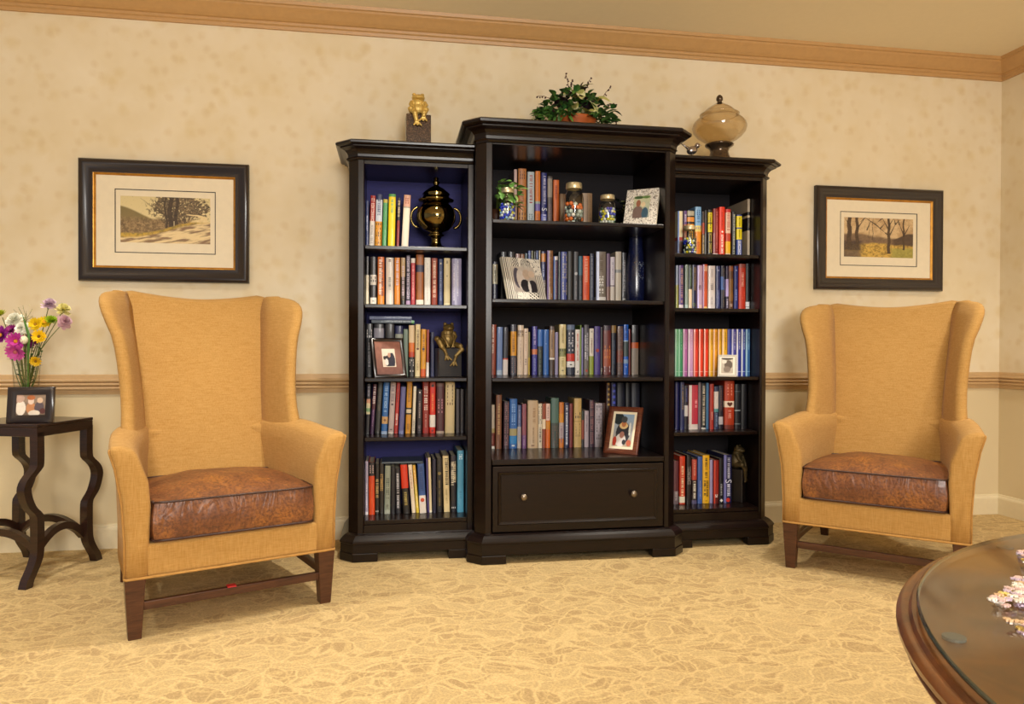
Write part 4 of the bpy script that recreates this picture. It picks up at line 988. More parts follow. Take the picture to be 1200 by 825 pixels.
stand_frame('zebra and dot patterned photo frame leaning before dark books', (596.5,347.5), (641,349), (586,301), -.40, math.radians(18), .048, M_MAT, None, ph_couple, 1.232, math.radians(25), pat_zebra)
stand_frame('white floral patterned photo frame beside the smaller marble jar', (730,258), (768.5,258.5), (736.5,223.5), -.425, math.radians(24), .042, M_MAT, None, ph_lawn, 1.604, math.radians(-33), pat_floral)
stand_frame('tiny beaded square photo frame before the gold volumes', (841,439.5), (863,440), (842,416), -.36, math.radians(12), .018, M_MAT, None, ph_small, .857, math.radians(-30), pat_beads, 0, None, .01)

# ================================================================ lathe-turned things
def lathe_thing(name, label, cat, loc, parts, group=None):
    t = thing(name, label, cat, loc, 0, group)
    for nm, mat, prof, n in parts:
        MB().lathe(prof, n, cap=False).build(nm, mat, t, True)
    return t
# gold urn with two handles
u = at_y(511, 250, -.25); s = 1.0
uz = 1.4845
H = at_y(511, 208, -.25).z-uz
def S(pr, k): return [(r*k, z*k) for r, z in pr]
k = H/.335
urn = thing('lidded_urn', 'gold mirrored urn with a lid and side handles beside the cream book', 'urn', (u.x, -.25, uz))
MB().lathe(S([(0,0),(.062,0),(.064,.006),(.05,.014),(.030,.022),(.022,.036),(.020,.052),(.026,.062),(.040,.068),(.030,.074),(.028,.082),(.056,.092),(.060,.097),(.075,.112),(.088,.135),(.090,.160),(.084,.185),(.070,.205),(.056,.214),(.052,.222)], k), 36, cap=False).build('body', M_MERC, urn, True)
MB().lathe(S([(.058,.218),(.078,.224),(.082,.231),(.066,.238),(.058,.250),(.064,.256),(.056,.266),(.036,.282),(.018,.292),(.010,.298),(.014,.306),(.016,.314),(.009,.322),(.013,.329),(.008,.335),(0,.336)], k), 32, cap=False).build('lid', M_MERC, urn, True)
for sg in (-1, 1):
    pts = [(sg*k*(.080+.034*math.sin(a)), 0, k*(.150+.046*math.cos(a))) for a in [PI*j/12 for j in range(13)]]
    MB().tube(pts, [.006*k]*13, 8).build('handle', M_MERC, urn, True)
# amber glass apothecary jar on the case top
j0 = at_y(843, 160, -.26); topz = 1.963; H = at_y(843, 111, -.26).z-topz; R = (at_y(872, 150, -.26).x-at_y(813, 150, -.26).x)/2
jar = thing('apothecary_jar', 'big amber glass jar with a domed lid and metal foot on the bookcase crown', 'jar', (j0.x, -.26, topz))
MB().lathe([(0,0),(.50*R,0),(.53*R,.012),(.46*R,.03),(.36*R,.06),(.33*R,.20*H),(.36*R,.25*H),(.46*R,.275*H),(.52*R,.29*H),(.53*R,.305*H),(.44*R,.32*H),(.3*R,.33*H),(0,.335*H)], 36, cap=False).build('foot', M_SMOKE, jar, True)
MB().lathe([(.02*R,0.333*H),(.36*R,0.336*H),(.60*R,0.364*H),(.80*R,0.414*H),(.95*R,0.479*H),(R,0.541*H),(.97*R,0.594*H),(.86*R,0.647*H),(.72*R,0.684*H),(.62*R,0.697*H),(.60*R,0.709*H)], 40, cap=False).build('bowl', M_AMBER, jar, True)
MB().lathe([(.60*R,0.705*H),(.71*R,0.711*H),(.73*R,0.723*H),(.68*R,0.734*H),(.62*R,0.742*H),(.59*R,0.754*H),(.55*R,0.774*H),(.44*R,0.811*H),(.30*R,0.844*H),(.18*R,0.870*H),(.12*R,0.884*H)], 40, cap=False).build('lid', M_AMBER, jar, True)
MB().lathe([(.12*R,0.881*H),(.09*R,0.893*H),(.085*R,0.906*H),(.12*R,0.922*H),(.125*R,0.947*H),(.10*R,0.975*H),(.05*R,0.994*H),(0,H)], 20, cap=False).build('finial', M_SMOKE, jar, True)
# silver bird
b0 = at_y(811, 174, -.33); bx = b0.x
brd = thing('bird_figurine', 'small silver bird figurine perched beside the amber jar', 'figurine', (bx, -.33, topz))
zb_ = b0.z-topz-.01
m = MB().ball((0,0,zb_), .024, 14, 9, None, (1.25,.8,.9), Matrix.Rotation(-.35, 3, 'Y')); m.ball((.028,0,zb_+.026), .014, 12, 8)
m.build('body', M_STEEL, brd, True)
MB().tube([(-.022,0,zb_+.01),(-.04,0,zb_+.022),(-.062,0,zb_+.034)], [.009,.005,.002], 8).build('tail', M_STEEL, brd, True)
MB().tube([(.040,0,zb_+.028),(.052,0,zb_+.027)], [.004,.0008], 8).build('beak', M_STEEL, brd, True)
for sg in (-1, 1): MB().tube([(0,sg*.008,zb_-.014),(.002,sg*.009,.002),(.012,sg*.01,.001)], [.003,.002,.002], 6).build('leg', M_STEEL, brd, True)
# dark blue vase
v0 = at_y(748, 330, -.2); vz = 1.232; vh = at_y(748, 272, -.2).z-vz; vw = (at_y(760, 330, -.2).x-at_y(737, 330, -.2).x)/2
vs = thing('ceramic_vase', 'dark navy glazed vase with a pale figure at the end of a book row', 'vase', (v0.x-.012, -.19, vz))
MB().lathe([(0,.001),(.75*vw,.001),(.86*vw,.02*vh),(.98*vw,.18*vh),(1.0*vw,.3*vh),(.94*vw,.48*vh),(.80*vw,.66*vh),(.68*vw,.8*vh),(.66*vw,.9*vh),(.72*vw,vh),(.64*vw,vh),(.58*vw,.9*vh),(.6*vw,.75*vh)], 36, cap=False).build('body', M_NAVYGLAZE, vs, True)
m = MB(); g = random.Random(5)
for q in range(46):
    a = -PI/2+g.uniform(-.1, .55); zz = vh*g.uniform(.32, .58); r = vw*(1.0-.0*zz)+.0012
    r = vw*(1.0 if zz < .4*vh else 1.0-.25*(zz/vh-.35))+.0008; dz = g.uniform(.002, .006); da = g.uniform(.02, .06)
    m.add([(r*math.cos(a), r*math.sin(a), zz), (r*math.cos(a+da), r*math.sin(a+da), zz), (r*math.cos(a+da), r*math.sin(a+da), zz+dz), (r*math.cos(a), r*math.sin(a), zz+dz)], [(0,1,2,3)], hx('#8a94a4'))
m.build('pale_figure', M_INK, vs)

# ================================================================ marble jars
def marble_jar(label, cx, y, zs, r, h, cols, mr, what, nl, fill_label, seed):
    t = thing('glass_jar', label, 'jar', (cx, y, zs), 0, 'lidded glass jars of marbles')
    MB().lathe([(0,.002),(r*.9,.002),(r,.010),(r,h*.62),(r*.93,h*.72),(r*.74,h*.80),(r*.70,h*.84),(r*.72,h*.90)], 28, cap=False).build('glass_body', M_GLASS, t, True)
    MB().lathe([(r*.80,h*.86),(r*.82,h*.87),(r*.82,h*.985),(r*.78,h),(0,h)], 28, cap=False).build('lid', M_LID, t, 'auto')
    g = random.Random(seed); rr = r-mr-.0015; n = int(2*PI*rr/(2*mr*1.03)); mesh = {}
    for l in range(nl):
        for q in range(n+ (3 if rr > 2.2*mr else 1)):
            if q < n:
                a = 2*PI*(q+.5*(l % 2))/n+g.uniform(-.02,.02); px, py = rr*math.cos(a), rr*math.sin(a)
            else:
                a = 2*PI*(q-n)/3+l; k = .42 if rr > 2.2*mr else 0; px, py = k*rr*math.cos(a), k*rr*math.sin(a)
            if l == nl-1 and g.random() < .4: continue
            nm, c = g.choice(cols)
            if c not in mesh:
                mesh[c] = MB().ball((0,0,0), mr, 10, 8).mesh('marble', marble_mat(nm, c), True)
            o = bpy.data.objects.new('marble', mesh[c]); COL.objects.link(o)
            o.location = (cx+px, y+py, zs+.003+mr+l*mr*1.74)
            tag(o, f'{nm} marble inside the {fill_label}', 'marble', f'{nm} marbles in the {fill_label}')
MARB = {}
def marble_mat(nm, c):
    if c not in MARB: MARB[c] = plain('marble_'+nm.replace(' ', '_'), c, .15, 0, .6, .12)
    return MARB[c]
mixc_ = [('yellow','#d8cc2a'),('cobalt blue','#2b3ac0'),('light blue','#8ab0dc'),('pale glass','#c4cfc8'),('white','#e4e4e0'),('dark green','#2a4a34')]
def jpos(px, py, y): return at_y(px, py, y).x
def jr(xa, xb, y): return (at_y(xb, 240, y).x-at_y(xa, 240, y).x)/2
y1 = -.40
marble_jar('glass jar of blue and yellow marbles before the trailing plant', jpos(594.5, 240, y1), y1, 1.604, jr(585,604.5,y1), at_y(595,221,y1).z-1.604, mixc_[:5]+mixc_[:2], .0075, '', 7, 'jar before the trailing plant', 1)
y2 = -.38
marble_jar('largest glass jar holding orange and clear marbles', jpos(672.5, 240, y2), y2, 1.604, jr(661.5,684,y2), at_y(672,215,y2).z-1.604, [('orange','#dc6a24'),('orange','#dc6a24'),('white','#e6e0d8'),('clear grey','#9aa49c'),('dark','#2c302e'),('pale glass','#c4cfc8')], .0108, '', 6, 'largest marble jar', 2)
marble_jar('glass jar of yellow and blue marbles beside the floral photo frame', jpos(711.8, 240, y2), y2, 1.604, jr(702,721.8,y2), at_y(712,229,y2).z-1.604, [mixc_[0],mixc_[0],mixc_[1],mixc_[3],mixc_[5],mixc_[4]], .0075, '', 7, 'jar beside the floral frame', 3)
y3 = -.355
marble_jar('glass jar of dark and yellow marbles before the fiery book', jpos(808, 280, y3), y3, 1.484, jr(800,815.5,y3), at_y(808,265,y3).z-1.484, [mixc_[0],mixc_[1],mixc_[3],mixc_[5],('black','#15181a'),mixc_[4]], .0064, '', 7, 'jar before the fiery book', 4)

# ================================================================ frogs (one continuous surface each, on a block)
def frog(name_label, loc, rotz, sc, mat, block_mat, block, pose, fat=1.0, group='metal frog figurines on blocks'):
    t = thing('frog_figurine', name_label, 'figurine', loc, rotz, group)
    bw, bd, bh = block
    MB().box(-bw/2, bw/2, -bd/2, bd/2, 0, bh).build('base_block', block_mat, t, bevel=.003)
    m = MB(); k = sc; zb = bh
    m.ball((0, .006*k, zb+.042*k), .040*k, 16, 12, None, (1.0, .85, 1.12))          # belly
    m.ball((0, -.001*k, zb+.074*k), .030*k, 16, 12, None, (1.02, .85, 1.0))         # chest
    m.ball((0, -.010*k, zb+.102*k), .026*k, 16, 12, None, (1.12, 1.05, .72))        # head
    m.ball((0, -.028*k, zb+.098*k), .018*k, 12, 8, None, (1.1, .9, .6))             # snout
    for s in (-1, 1):
        m.ball((s*.018*k, -.008*k, zb+.120*k), .0095*k, 10, 8)                       # eyes
        f = pose['arm']
        m.tube([Vector(p)*k + Vector((0,0,zb)) for p in [(s*.026,-.010,.080),(s*.034,-.022,.058),(s*.020,-.038,.034),(s*.012,-.044,.010)]], [.010*k,.009*k,.007*k,.006*k], 10)
        for d in (-1, 0, 1): m.tube([Vector((s*.012*k,-.044*k,.012*k+zb)), Vector((s*.012*k+d*.008*k,-.054*k,.004*k+zb))], [.004*k,.003*k], 6)
        L_ = pose['leg'][0 if s < 0 else 1]
        pts = [Vector(p)*k + Vector((0,0,zb)) for p in L_]
        m.tube(pts, [.016*k,.014*k,.012*k,.009*k,.0075*k,.007*k][:len(pts)], 10)
        for p, rr in zip(pts[1:-1], (.0145,.013,.010,.008)): m.ball(p, rr*k, 10, 8)
        e = pts[-1]; dr = (pts[-1]-pts[-2]).normalized(); sd = Vector((1,0,0))
        for d in (-1, 0, 1):
            m.tube([e-dr*.004*k, e+dr*.016*k+sd*d*.012*k+Vector((0,-.003*k,0)), e+dr*.026*k+sd*d*.017*k+Vector((0,-.004*k,0))], [.0055*k,.0042*k,.0045*k], 8)
        tri = [e-dr*.004*k]+[e+dr*.02*k+sd*d*.014*k for d in (-1,0,1)]
        for y in (0,): 
            m.loft([[Vector(p)+Vector((0,o_,0)) for p in (tri[0], tri[1], tri[2], tri[3])] for o_ in (-.002*k-.002*k, .002*k-.002*k)])
    m.xf(Matrix.Translation((0, 0, 0)) @ Matrix.Diagonal((fat, fat, 1, 1)))
    o = m.build('frog_body', mat, t)
    r = o.modifiers.new('remesh', 'REMESH'); r.mode = 'VOXEL'; r.voxel_size = .0022*k; r.use_smooth_shade = True
    sm = o.modifiers.new('smooth', 'SMOOTH'); sm.iterations = 3; sm.factor = .5
    return t
sit = {'arm': 0, 'leg': ([(-.024,.0,.024),(-.034,-.040,.026),(-.018,-.052,.000),(-.010,-.050,-.045)], [(.024,.0,.024),(.030,-.042,.026),(.022,-.052,.004),(.020,-.050,-.018)])}
wide = {'arm': 0, 'leg': ([(-.026,.0,.020),(-.064,-.034,.046),(-.044,-.046,.006),(-.028,-.048,-.012),(-.020,-.050,-.036)], [(.026,.0,.020),(.052,-.042,.010),(.058,-.048,-.008),(.026,-.052,-.040),(.020,-.052,-.064)])}
y = -.33
p0 = at_y(475.5, 164, y); p1 = at_y(504.5, 164, y); pz = at_y(490, 134.5, y).z; pt_ = at_y(490, 108, y).z
frog('gilded frog sitting on a granite block on top of the bookcase crown', ((p0.x+p1.x)/2, y+.03, 1.963), .05, (pt_-pz)/.128, M_BRASS, M_GRANITE, (p1.x-p0.x, .085, pz-1.963), sit, 1.3)
y = -.30
p0 = at_y(505, 430, y); p1 = at_y(541, 430, y); pz = at_y(520, 408, y).z; pt_ = at_y(525, 378.5, y).z
frog('bronze frog with splayed legs seated on a black block among books', ((p0.x+p1.x)/2+.012, -.25, .857), .18, (pt_-pz)/.124, M_BRONZE, M_BLOCK, (.118, .09, pz-.857), wide)
y = -.33
p0 = at_y(863, 560, y); pt_ = at_y(862, 525, y).z
frog('dull bronze frog turned sideways on a low block beside the navy book', (p0.x+.05, -.235, .184), .75, .98, M_DULLBRONZE, M_BLOCK, (.08, .09, pt_-.184-.122), sit)

# ================================================================ plants
def leaf_pts(l, w, fold=.25, curl=.3):
    pts = []; n = 5
    for i in range(n+1):
        s = i/n; ww = w*math.sin(PI*min(1, s*.93+.05))**.8*(1-.25*s); z = -curl*l*s*s
        pts.append([(-ww/2, l*s, z+fold*ww*.5), (0, l*s, z), (ww/2, l*s, z+fold*ww*.5)])
    return pts
def add_leaf(m, base, direction, l, w, col, col2=None, roll=0, fold=.3, curl=.25):
    d = Vector(direction).normalized(); q = d.to_track_quat('Y', 'Z').to_matrix().to_4x4()
    M = Matrix.Translation(Vector(base)) @ q @ Matrix.Rotation(roll, 4, 'Y')
    rows = leaf_pts(l, w, fold, curl); vs = [M @ Vector(p) for r in rows for p in r]
    for i in range(len(rows)-1):
        for j in (0, 1):
            k = i*3+j
            m.add([vs[k], vs[k+1], vs[k+4], vs[k+3]], [(0,1,2,3)], col if not col2 or (i in (1,2,3)) else col2)
def bowl_planter():
    y = -.30; c = at_y(674, 140, y); zt = 2.053
    rim = at_y(675, 133, y-.10).z; R = (at_y(698, 140, y).x-at_y(650, 140, y).x)/2
    t = thing('planter', 'terracotta bowl of mixed artificial greenery topping the tallest bookcase', 'plant', (c.x, y, zt))
    h = rim-zt
    MB().lathe([(0,0),(.6*R,0),(.72*R,.2*h),(.95*R,.8*h),(1.0*R,.93*h),(1.0*R,h),(.92*R,h),(.9*R,.85*h),(0,.8*h)], 36, cap=False).build('bowl', M_TERRA, t, True)
    g = random.Random(21)
    sx = (at_y(721, 130, y).x-at_y(627, 130, y).x)/2; tz = at_y(675, 97, y).z-zt
    def cloud(name, n, cols, lw, zr, spread, seed, up=.5, c2=None, xr=(-1, 1), lf=.3):
        g = random.Random(seed); m = MB()
        for i in range(n):
            u = g.uniform(*xr); yy = g.uniform(-1, 1)*.6
            zz = h*.8 + (tz-h)*g.uniform(*zr)*(1-.65*abs(u)**1.6)
            p = Vector((u*sx*spread, yy*R*.8-(.02 if zz < h*1.3 else 0), max(zz, h*.3)))
            if abs(p.x) < R and p.z < h: p.y = -R*.95
            d = Vector((u*.9+g.uniform(-.5,.5), -.6+g.uniform(-.5,.5), up+g.uniform(-.6,.5)))
            l = lw[0]*g.uniform(.7,1.25); c = hx(g.choice(cols))
            add_leaf(m, p, d, l, l*lw[1], c, hx(c2) if c2 else None, g.uniform(-.7,.7), .3, lf)
        return m.build(name, M_LEAF, t, True)
    cloud('ivy_foliage', 230, ['#3a5a28','#2c4a20','#4d7434','#5c8a3c','#3a6a30'], (.042,.85), (0,.95), .9, 3, .3)
    cloud('fern_foliage', 70, ['#4a7230','#5c8a38','#38602a'], (.05,.3), (0,.35), 1.0, 4, .1, None, (-1,-.25))
    cloud('hosta_foliage', 22, ['#b8b86c','#a0a852','#c8c888'], (.085,.66), (.2,1.0), .62, 9, .1, '#dcdca8', (-.15,.75), .5)
    cloud('purple_foliage', 60, ['#33202a','#46262e','#2a1a22'], (.042,.8), (.45,.95), .55, 6, .6)
    m = MB()
    for (xa, za, xb, zb2) in ((-.6,.5,-.98,.62),(-.15,.7,-.28,1.14),(-.1,.75,-.12,1.02),(.2,.75,.36,1.08),(.6,.5,.86,.92),(.7,.4,.98,.55),(.8,.2,1.02,.12),(-.7,.2,-.95,.16)):
        a = Vector((xa*sx, -.01, h+(tz-h)*za)); b = Vector((xb*sx, -.03, h*.5+(tz-h*.5)*zb2)); m.tube([a, (a+b)/2+Vector((0,0,.008)), b], .0014, 5)
        for q in range(7):
            p = a.lerp(b, .35+.65*q/6); m.ball(p+Vector((g.uniform(-.006,.006),0,g.uniform(-.006,.006))), .0042, 6, 4)
    m.build('twig', M_TWIG, t, True)
bowl_planter()
def small_plant(label, px, y, zs, pot_r, pot_h, n, reach, seed, cols, pmat, cat='plant'):
    c = at_y(px, 250, y)
    t = thing('potted_plant', label, cat, (c.x, y, zs))
    MB().lathe([(0,0),(pot_r*.7,0),(pot_r*.85,pot_h*.5),(pot_r,pot_h),(pot_r*.88,pot_h),(pot_r*.8,pot_h*.8),(0,pot_h*.8)], 24, cap=False).build('pot', pmat, t, True)
    g = random.Random(seed); m = MB(); st = MB()
    for i in range(n):
        x = g.uniform(*reach[0]); z = g.uniform(*reach[1]); p = Vector((x, g.uniform(*reach[2]), z))
        st.tube([(0,0,pot_h*.8), (x*.4, p.y*.5, max(z, pot_h)*1.02+.004), p], .0011, 5)
        add_leaf(m, p, (x*6+g.uniform(-.4,.4), -.6, g.uniform(-.7,.5)), .042*g.uniform(.8,1.2), .030, hx(g.choice(cols)), hx('#b9c48a') if g.random() < .4 else None, g.uniform(-.5,.5))
    m.build('foliage', M_LEAF, t, True); st.build('stems', M_STEM, t)
small_plant('small trailing plant with light green leaves in a brown pot, marble jar shelf', 581.5, -.29, 1.604, .032, .085, 46, ((-.012,.105),(.07,.205),(-.15,-.02)), 4, ['#7aac54','#5d8f40','#96bc64','#45742f'], M_POT)
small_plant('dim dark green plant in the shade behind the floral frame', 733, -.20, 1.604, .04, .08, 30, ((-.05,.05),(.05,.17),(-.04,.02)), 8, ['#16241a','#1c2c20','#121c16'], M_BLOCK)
# ================================================================ wing chairs
def lerp_tab(tab, x):
    if x <= tab[0][0]: return tab[0][1:]
    for a, b in zip(tab, tab[1:]):
        if x <= b[0]:
            t = (x-a[0])/(b[0]-a[0]); t2 = t
            return tuple(p+(q-p)*t2 for p, q in zip(a[1:], b[1:]))
    return tab[-1][1:]
def smooth_tab(tab, x):
    # Catmull-Rom through the rows
    n = len(tab)
    if x <= tab[0][0]: return tab[0][1:]
    if x >= tab[-1][0]: return tab[-1][1:]
    for i in range(n-1):
        if tab[i][0] <= x <= tab[i+1][0]:
            p0, p1, p2, p3 = tab[max(i-1,0)], tab[i], tab[i+1], tab[min(i+2,n-1)]
            t = (x-p1[0])/(p2[0]-p1[0]); out = []
            for k in range(1, len(p1)):
                m1 = (p2[k]-p0[k])/max(1e-6, p2[0]-p0[0])*(p2[0]-p1[0]); m2 = (p3[k]-p1[k])/max(1e-6, p3[0]-p1[0])*(p2[0]-p1[0])
                out.append((2*t**3-3*t*t+1)*p1[k]+(t**3-2*t*t+t)*m1+(-2*t**3+3*t*t)*p2[k]+(t**3-t*t)*m2)
            return tuple(out)
def wing_chair(label, loc, rotz, red_tag=False):
    t = thing('wing_chair', label, 'chair', loc, rotz, 'gold upholstered wing chairs')
    ZR = .210
    # seat rail
    MB().box(-.300, .300, .004, .70, ZR, .326).build('seat_rail', M_FAB, t, bevel=.012, seg=3)
    # inner back: front surface leans back, top edge dips in the middle
    nx, nz = 18, 16
    def crest(u): return 1.206+.036*abs(u)**1.7-(.012 if abs(u) > .97 else 0)
    front = []; 
    def halfw(s): return .245+.058*s
    rows = []
    for j in range(nz+1):
        s = j/nz; row_ = []
        for i in range(nx+1):
            u = 2*i/nx-1; z = .36+s*(crest(u)-.36)
            y = .505+.295*s-.022*(1-u*u)*math.sin(PI*min(1, s*1.05)) + .02*u*u
            row_.append((u*halfw(s), y, z))
        rows.append(row_)
    for off, dz in ((.02,.012),(.045,.016),(.072,.006)):
        rows.append([(x, y+off, z+dz) for x, y, z in rows[nz]])
    for j in range(6):
        s = 1-j/5; rows.append([((2*i/nx-1)*(halfw(s)+.01), .60+.30*s, .25+s*(crest(2*i/nx-1)-.02-.25)) for i in range(nx+1)])
    m = MB(); m.loft(rows, False, False)
    for side in (0, nx):        # close the two sides
        loop = [r[side] for r in rows]; m.add(loop, [tuple(range(len(loop)))])
    m.build('back', M_FAB, t, 'auto')
    for sx in (-1, 1):
        # arm: loft front to back; section = inner face, rounded flared crest, outer face
        m = MB(); rings = []
        for i in range(15):
            y = .0+.66*(i/14)**1.0
            f = y/.66
            inner_b = smooth_tab([(0,.288),(.2,.284),(.4,.268),(.66,.222)], y)[0]; outer_b = smooth_tab([(0,.366),(.4,.358),(.66,.318)], y)[0]
            fl = (1-f)**1.0
            ztop = smooth_tab([(0,.664),(.15,.668),(.4,.684),(.66,.685)], y)[0]
            ot = smooth_tab([(0,.410),(.15,.402),(.3,.388),(.40,.372),(.53,.335),(.66,.295)], y)[0]; it = smooth_tab([(0,.326),(.15,.318),(.3,.300),(.42,.276),(.66,.214)], y)[0]
            sec = []
            sec.append((inner_b, ZR+.0)); sec.append((inner_b-.001, .33)); sec.append((inner_b-.006, .45)); sec.append((inner_b+.002*(1-f)-.004*f, .54)); sec.append((it-.014*(1-f)-.002*f, .60)); sec.append((it, ztop-.028)); sec.append((it+.018, ztop-.006))
            sec.append(((it+ot)/2+.006, ztop+.004)); sec.append((ot-.010, ztop+.004)); sec.append((ot, ztop-.006)); sec.append((ot+.001, ztop-.016)); sec.append((ot-.012*fl-.004, .59)); sec.append((min(outer_b+.006*fl+.002, ot), .47)); sec.append((outer_b, .34)); sec.append((outer_b-.001, ZR))
            rings.append([(sx*x, y, z) for x, z in sec])
        # rounded front edge: the section drawn in a little towards its middle
        r0 = rings[0]
        def inset(r, k, y):
            out = []; n_ = len(r)
            for i_, p in enumerate(r):
                q = r[n_-1-i_]
                if 6 <= i_ <= 8: out.append((p[0]+sx*k*.75*(7-i_), y, p[2]-k)); continue
                d_ = Vector((q[0]-p[0], 0, q[2]-p[2])); d_.normalize(); out.append((p[0]+d_.x*k, y, p[2] if p[2] < .22 else p[2]-k*.3))
            return out
        rings = [inset(r0, .020, -.001), inset(r0, .010, .002), inset(r0, .004, .008), inset(r0, .001, .016), [(p[0], .026, p[2]) for p in r0]] + rings[1:]
        m.loft(rings, True, True); arm = m.build('arm', M_FAB, t, True)
        # welt along the outer front edge of the arm
        MB().tube([(p[0]*1.0, .012, p[2]) for p in r0[9:]], .0036, 6).build('welt', M_WELT, arm, True)
        # wing: loft upwards, section = rounded strip from the front edge back to the inner back
        m = MB(); rings = []
        tabF = [(.64,.350,.375),(.70,.350,.40),(.76,.347,.43),(.85,.350,.452),(.95,.359,.475),(1.04,.374,.50),(1.10,.396,.525),(1.15,.412,.555),(1.185,.417,.59),(1.21,.411,.635),(1.228,.394,.69),(1.238,.362,.745)]
        tabB = [(.64,.262,.66),(.80,.272,.70),(1.0,.290,.755),(1.15,.302,.80),(1.238,.308,.82)]
        zs_ = [.64,.67,.70,.74,.80,.87,.94,1.0,1.05,1.10,1.14,1.165,1.185,1.205,1.22,1.23,1.238]
        for z in zs_:
            fx, fy = smooth_tab(tabF, z); bx, by = smooth_tab(tabB, z)
            d = Vector((fx-bx, fy-by)); ln = d.length; d.normalize(); nrm = Vector((-d.y, d.x))   # nrm points outward (+x side)
            if nrm.x < 0: nrm = -nrm
            th = .040 if z < 1.18 else .040*(1-.35*(z-1.18)/.058)
            sec = []
            c1 = Vector((fx, fy)) - d*.03 - nrm*th*.55
            n = 8
            # inner face from the back to the front, rounded nose, outer face to the back
            sec.append(Vector((bx, by)) - nrm*th*.9)
            sec.append(Vector((bx, by)).lerp(Vector((fx, fy)), .35) - nrm*th*1.15)
            sec.append(Vector((bx, by)).lerp(Vector((fx, fy)), .7) - nrm*th*1.2)
            for q in range(7):
                a = -PI/2+PI*q/6
                sec.append(c1 + d*(.03*math.cos(a)) + nrm*(th*.62*math.sin(a)))
            sec.append(Vector((bx, by)).lerp(Vector((fx, fy)), .6) + nrm*th*.08)
            sec.append(Vector((bx, by)).lerp(Vector((fx, fy)), .3) + nrm*th*.05)
            sec.append(Vector((bx, by)) + nrm*th*.25 + Vector((0, .03)))
            rings.append([(sx*p.x, p.y, z) for p in sec])
        last = rings[-1]; cx = sum(p[0] for p in last)/len(last); cy = sum(p[1] for p in last)/len(last)
        rings.append([(cx+(p[0]-cx)*.7, cy+(p[1]-cy)*.85, 1.243) for p in last])
        m.loft(rings, True, True); wing = m.build('wing', M_FAB, t, True)
    # rear corner fill between arm ends, behind the back
    MB().box(-.30, .30, .60, .72, ZR, .66).build('outer_back', M_FAB, t, bevel=.02, seg=3)
    # bottom welt round the frame
    w = [(-.318, .66, ZR+.003), (-.366, .0, ZR+.003), (.366, .0, ZR+.003), (.318, .66, ZR+.003)]
    pts = [w[0]]+[(-.366, .01, ZR+.003), (-.362, -.002, ZR+.003), (.362, -.002, ZR+.003), (.366, .01, ZR+.003)]+[w[3]]
    MB().tube(pts, .0045, 6).build('welt', M_WELT, t, True)
    # leather cushion
    bm = MB(); nx2, ny2 = 16, 14
    hw, y0, y1, z0, z1 = .281, -.002, .545, .328, .466
    def bulge(u): return math.sqrt(max(0, 1-u*u))
    top = []; bot = []
    g = random.Random(3)
    def wv(x, y): return .0035*math.sin(x*23+y*9)+.002*math.sin(x*41-y*31)
    grid = {}
    for j in range(ny2+1):
        for i in range(nx2+1):
            u, v = 2*i/nx2-1, 2*j/ny2-1
            rr = 1-.03*max(0, abs(u)-.85)/.15*max(0, abs(v)-.85)/.15
            y = (y0+y1)/2+v*(y1-y0)/2*rr; x = u*hw*rr*(1-.13*max(0, (v+.15)/1.15)**1.6)
            crown = (1-abs(u)**2.6)*(1-abs(v)**2.6)
            top.append((x, y, z1+.046*crown+.012*(v+1)/2*0+wv(x, y)*crown)); bot.append((x, y, z0))
    W = nx2+1
    ft = [(j*W+i, j*W+i+1, (j+1)*W+i+1, (j+1)*W+i) for j in range(ny2) for i in range(nx2)]
    bm.add(top, ft); o_ = len(bm.v); bm.add(bot, ft)
    per = [i for i in range(W)] + [j*W+nx2 for j in range(1, ny2+1)] + [ny2*W+i for i in range(nx2-1, -1, -1)] + [j*W for j in range(ny2-1, 0, -1)]
    cx, cy = 0, (y0+y1)/2
    levels = []
    for k in range(0, 7):
        s = k/6; rw = []
        for q in per:
            a, b = bot[q], top[q]
            out = .010*math.sin(PI*s); dx, dy = a[0]-cx, a[1]-cy; ln = math.hypot(dx, dy)
            xx = a[0]+out*dx/ln+ (0); yy = a[1]+out*dy/ln
            if a[1] < y0+.01: yy += .0035*math.sin(a[0]*60+s*5)*math.sin(PI*s)
            rw.append((xx, yy, z0+(b[2]-z0)*s))
        levels.append(rw)
    bm.loft(levels, False, True)
    cu = bm.build('seat_cushion', M_LEATHER, t, 'auto')
    for z, off in ((z1, .004), (z0+.006, .004)):
        ring_ = []
        for q in per+[per[0]]:
            a = bot[q]; dx, dy = a[0]-cx, a[1]-cy; ln = math.hypot(dx, dy); ring_.append((a[0]+.003*dx/ln, a[1]+.003*dy/ln, z))
        MB().tube(ring_, .0042, 6).build('piping', M_PIPING, cu, True)
    # legs and stretchers
    for sx in (-1, 1):
        m = MB(); a, b = .033, .021
        m.loft([[(sx*.333-b, .036-b, 0), (sx*.333+b, .036-b, 0), (sx*.333+b, .036+b, 0), (sx*.333-b, .036+b, 0)], [(sx*.333-a, .036-a, ZR+.004), (sx*.333+a, .036-a, ZR+.004), (sx*.333+a, .036+a, ZR+.004), (sx*.333-a, .036+a, ZR+.004)]])
        m.build('leg', M_LEG, t, bevel=.003)
        m = MB(); m.bar([(sx*.300, .66, ZR+.01), (sx*.302, .69, .12), (sx*.305, .745, .0)], [.05,.045,.036], [.05,.045,.036], (0,1,0)); m.build('leg', M_LEG, t, bevel=.003)
        MB().bar([(sx*.325, .05, .128), (sx*.303, .69, .128)], .022, .030).build('stretcher', M_LEG, t, bevel=.003)
    MB().bar([(-.318, .036, .108), (.318, .036, .108)], .022, .030).build('stretcher', M_LEG, t, bevel=.003)
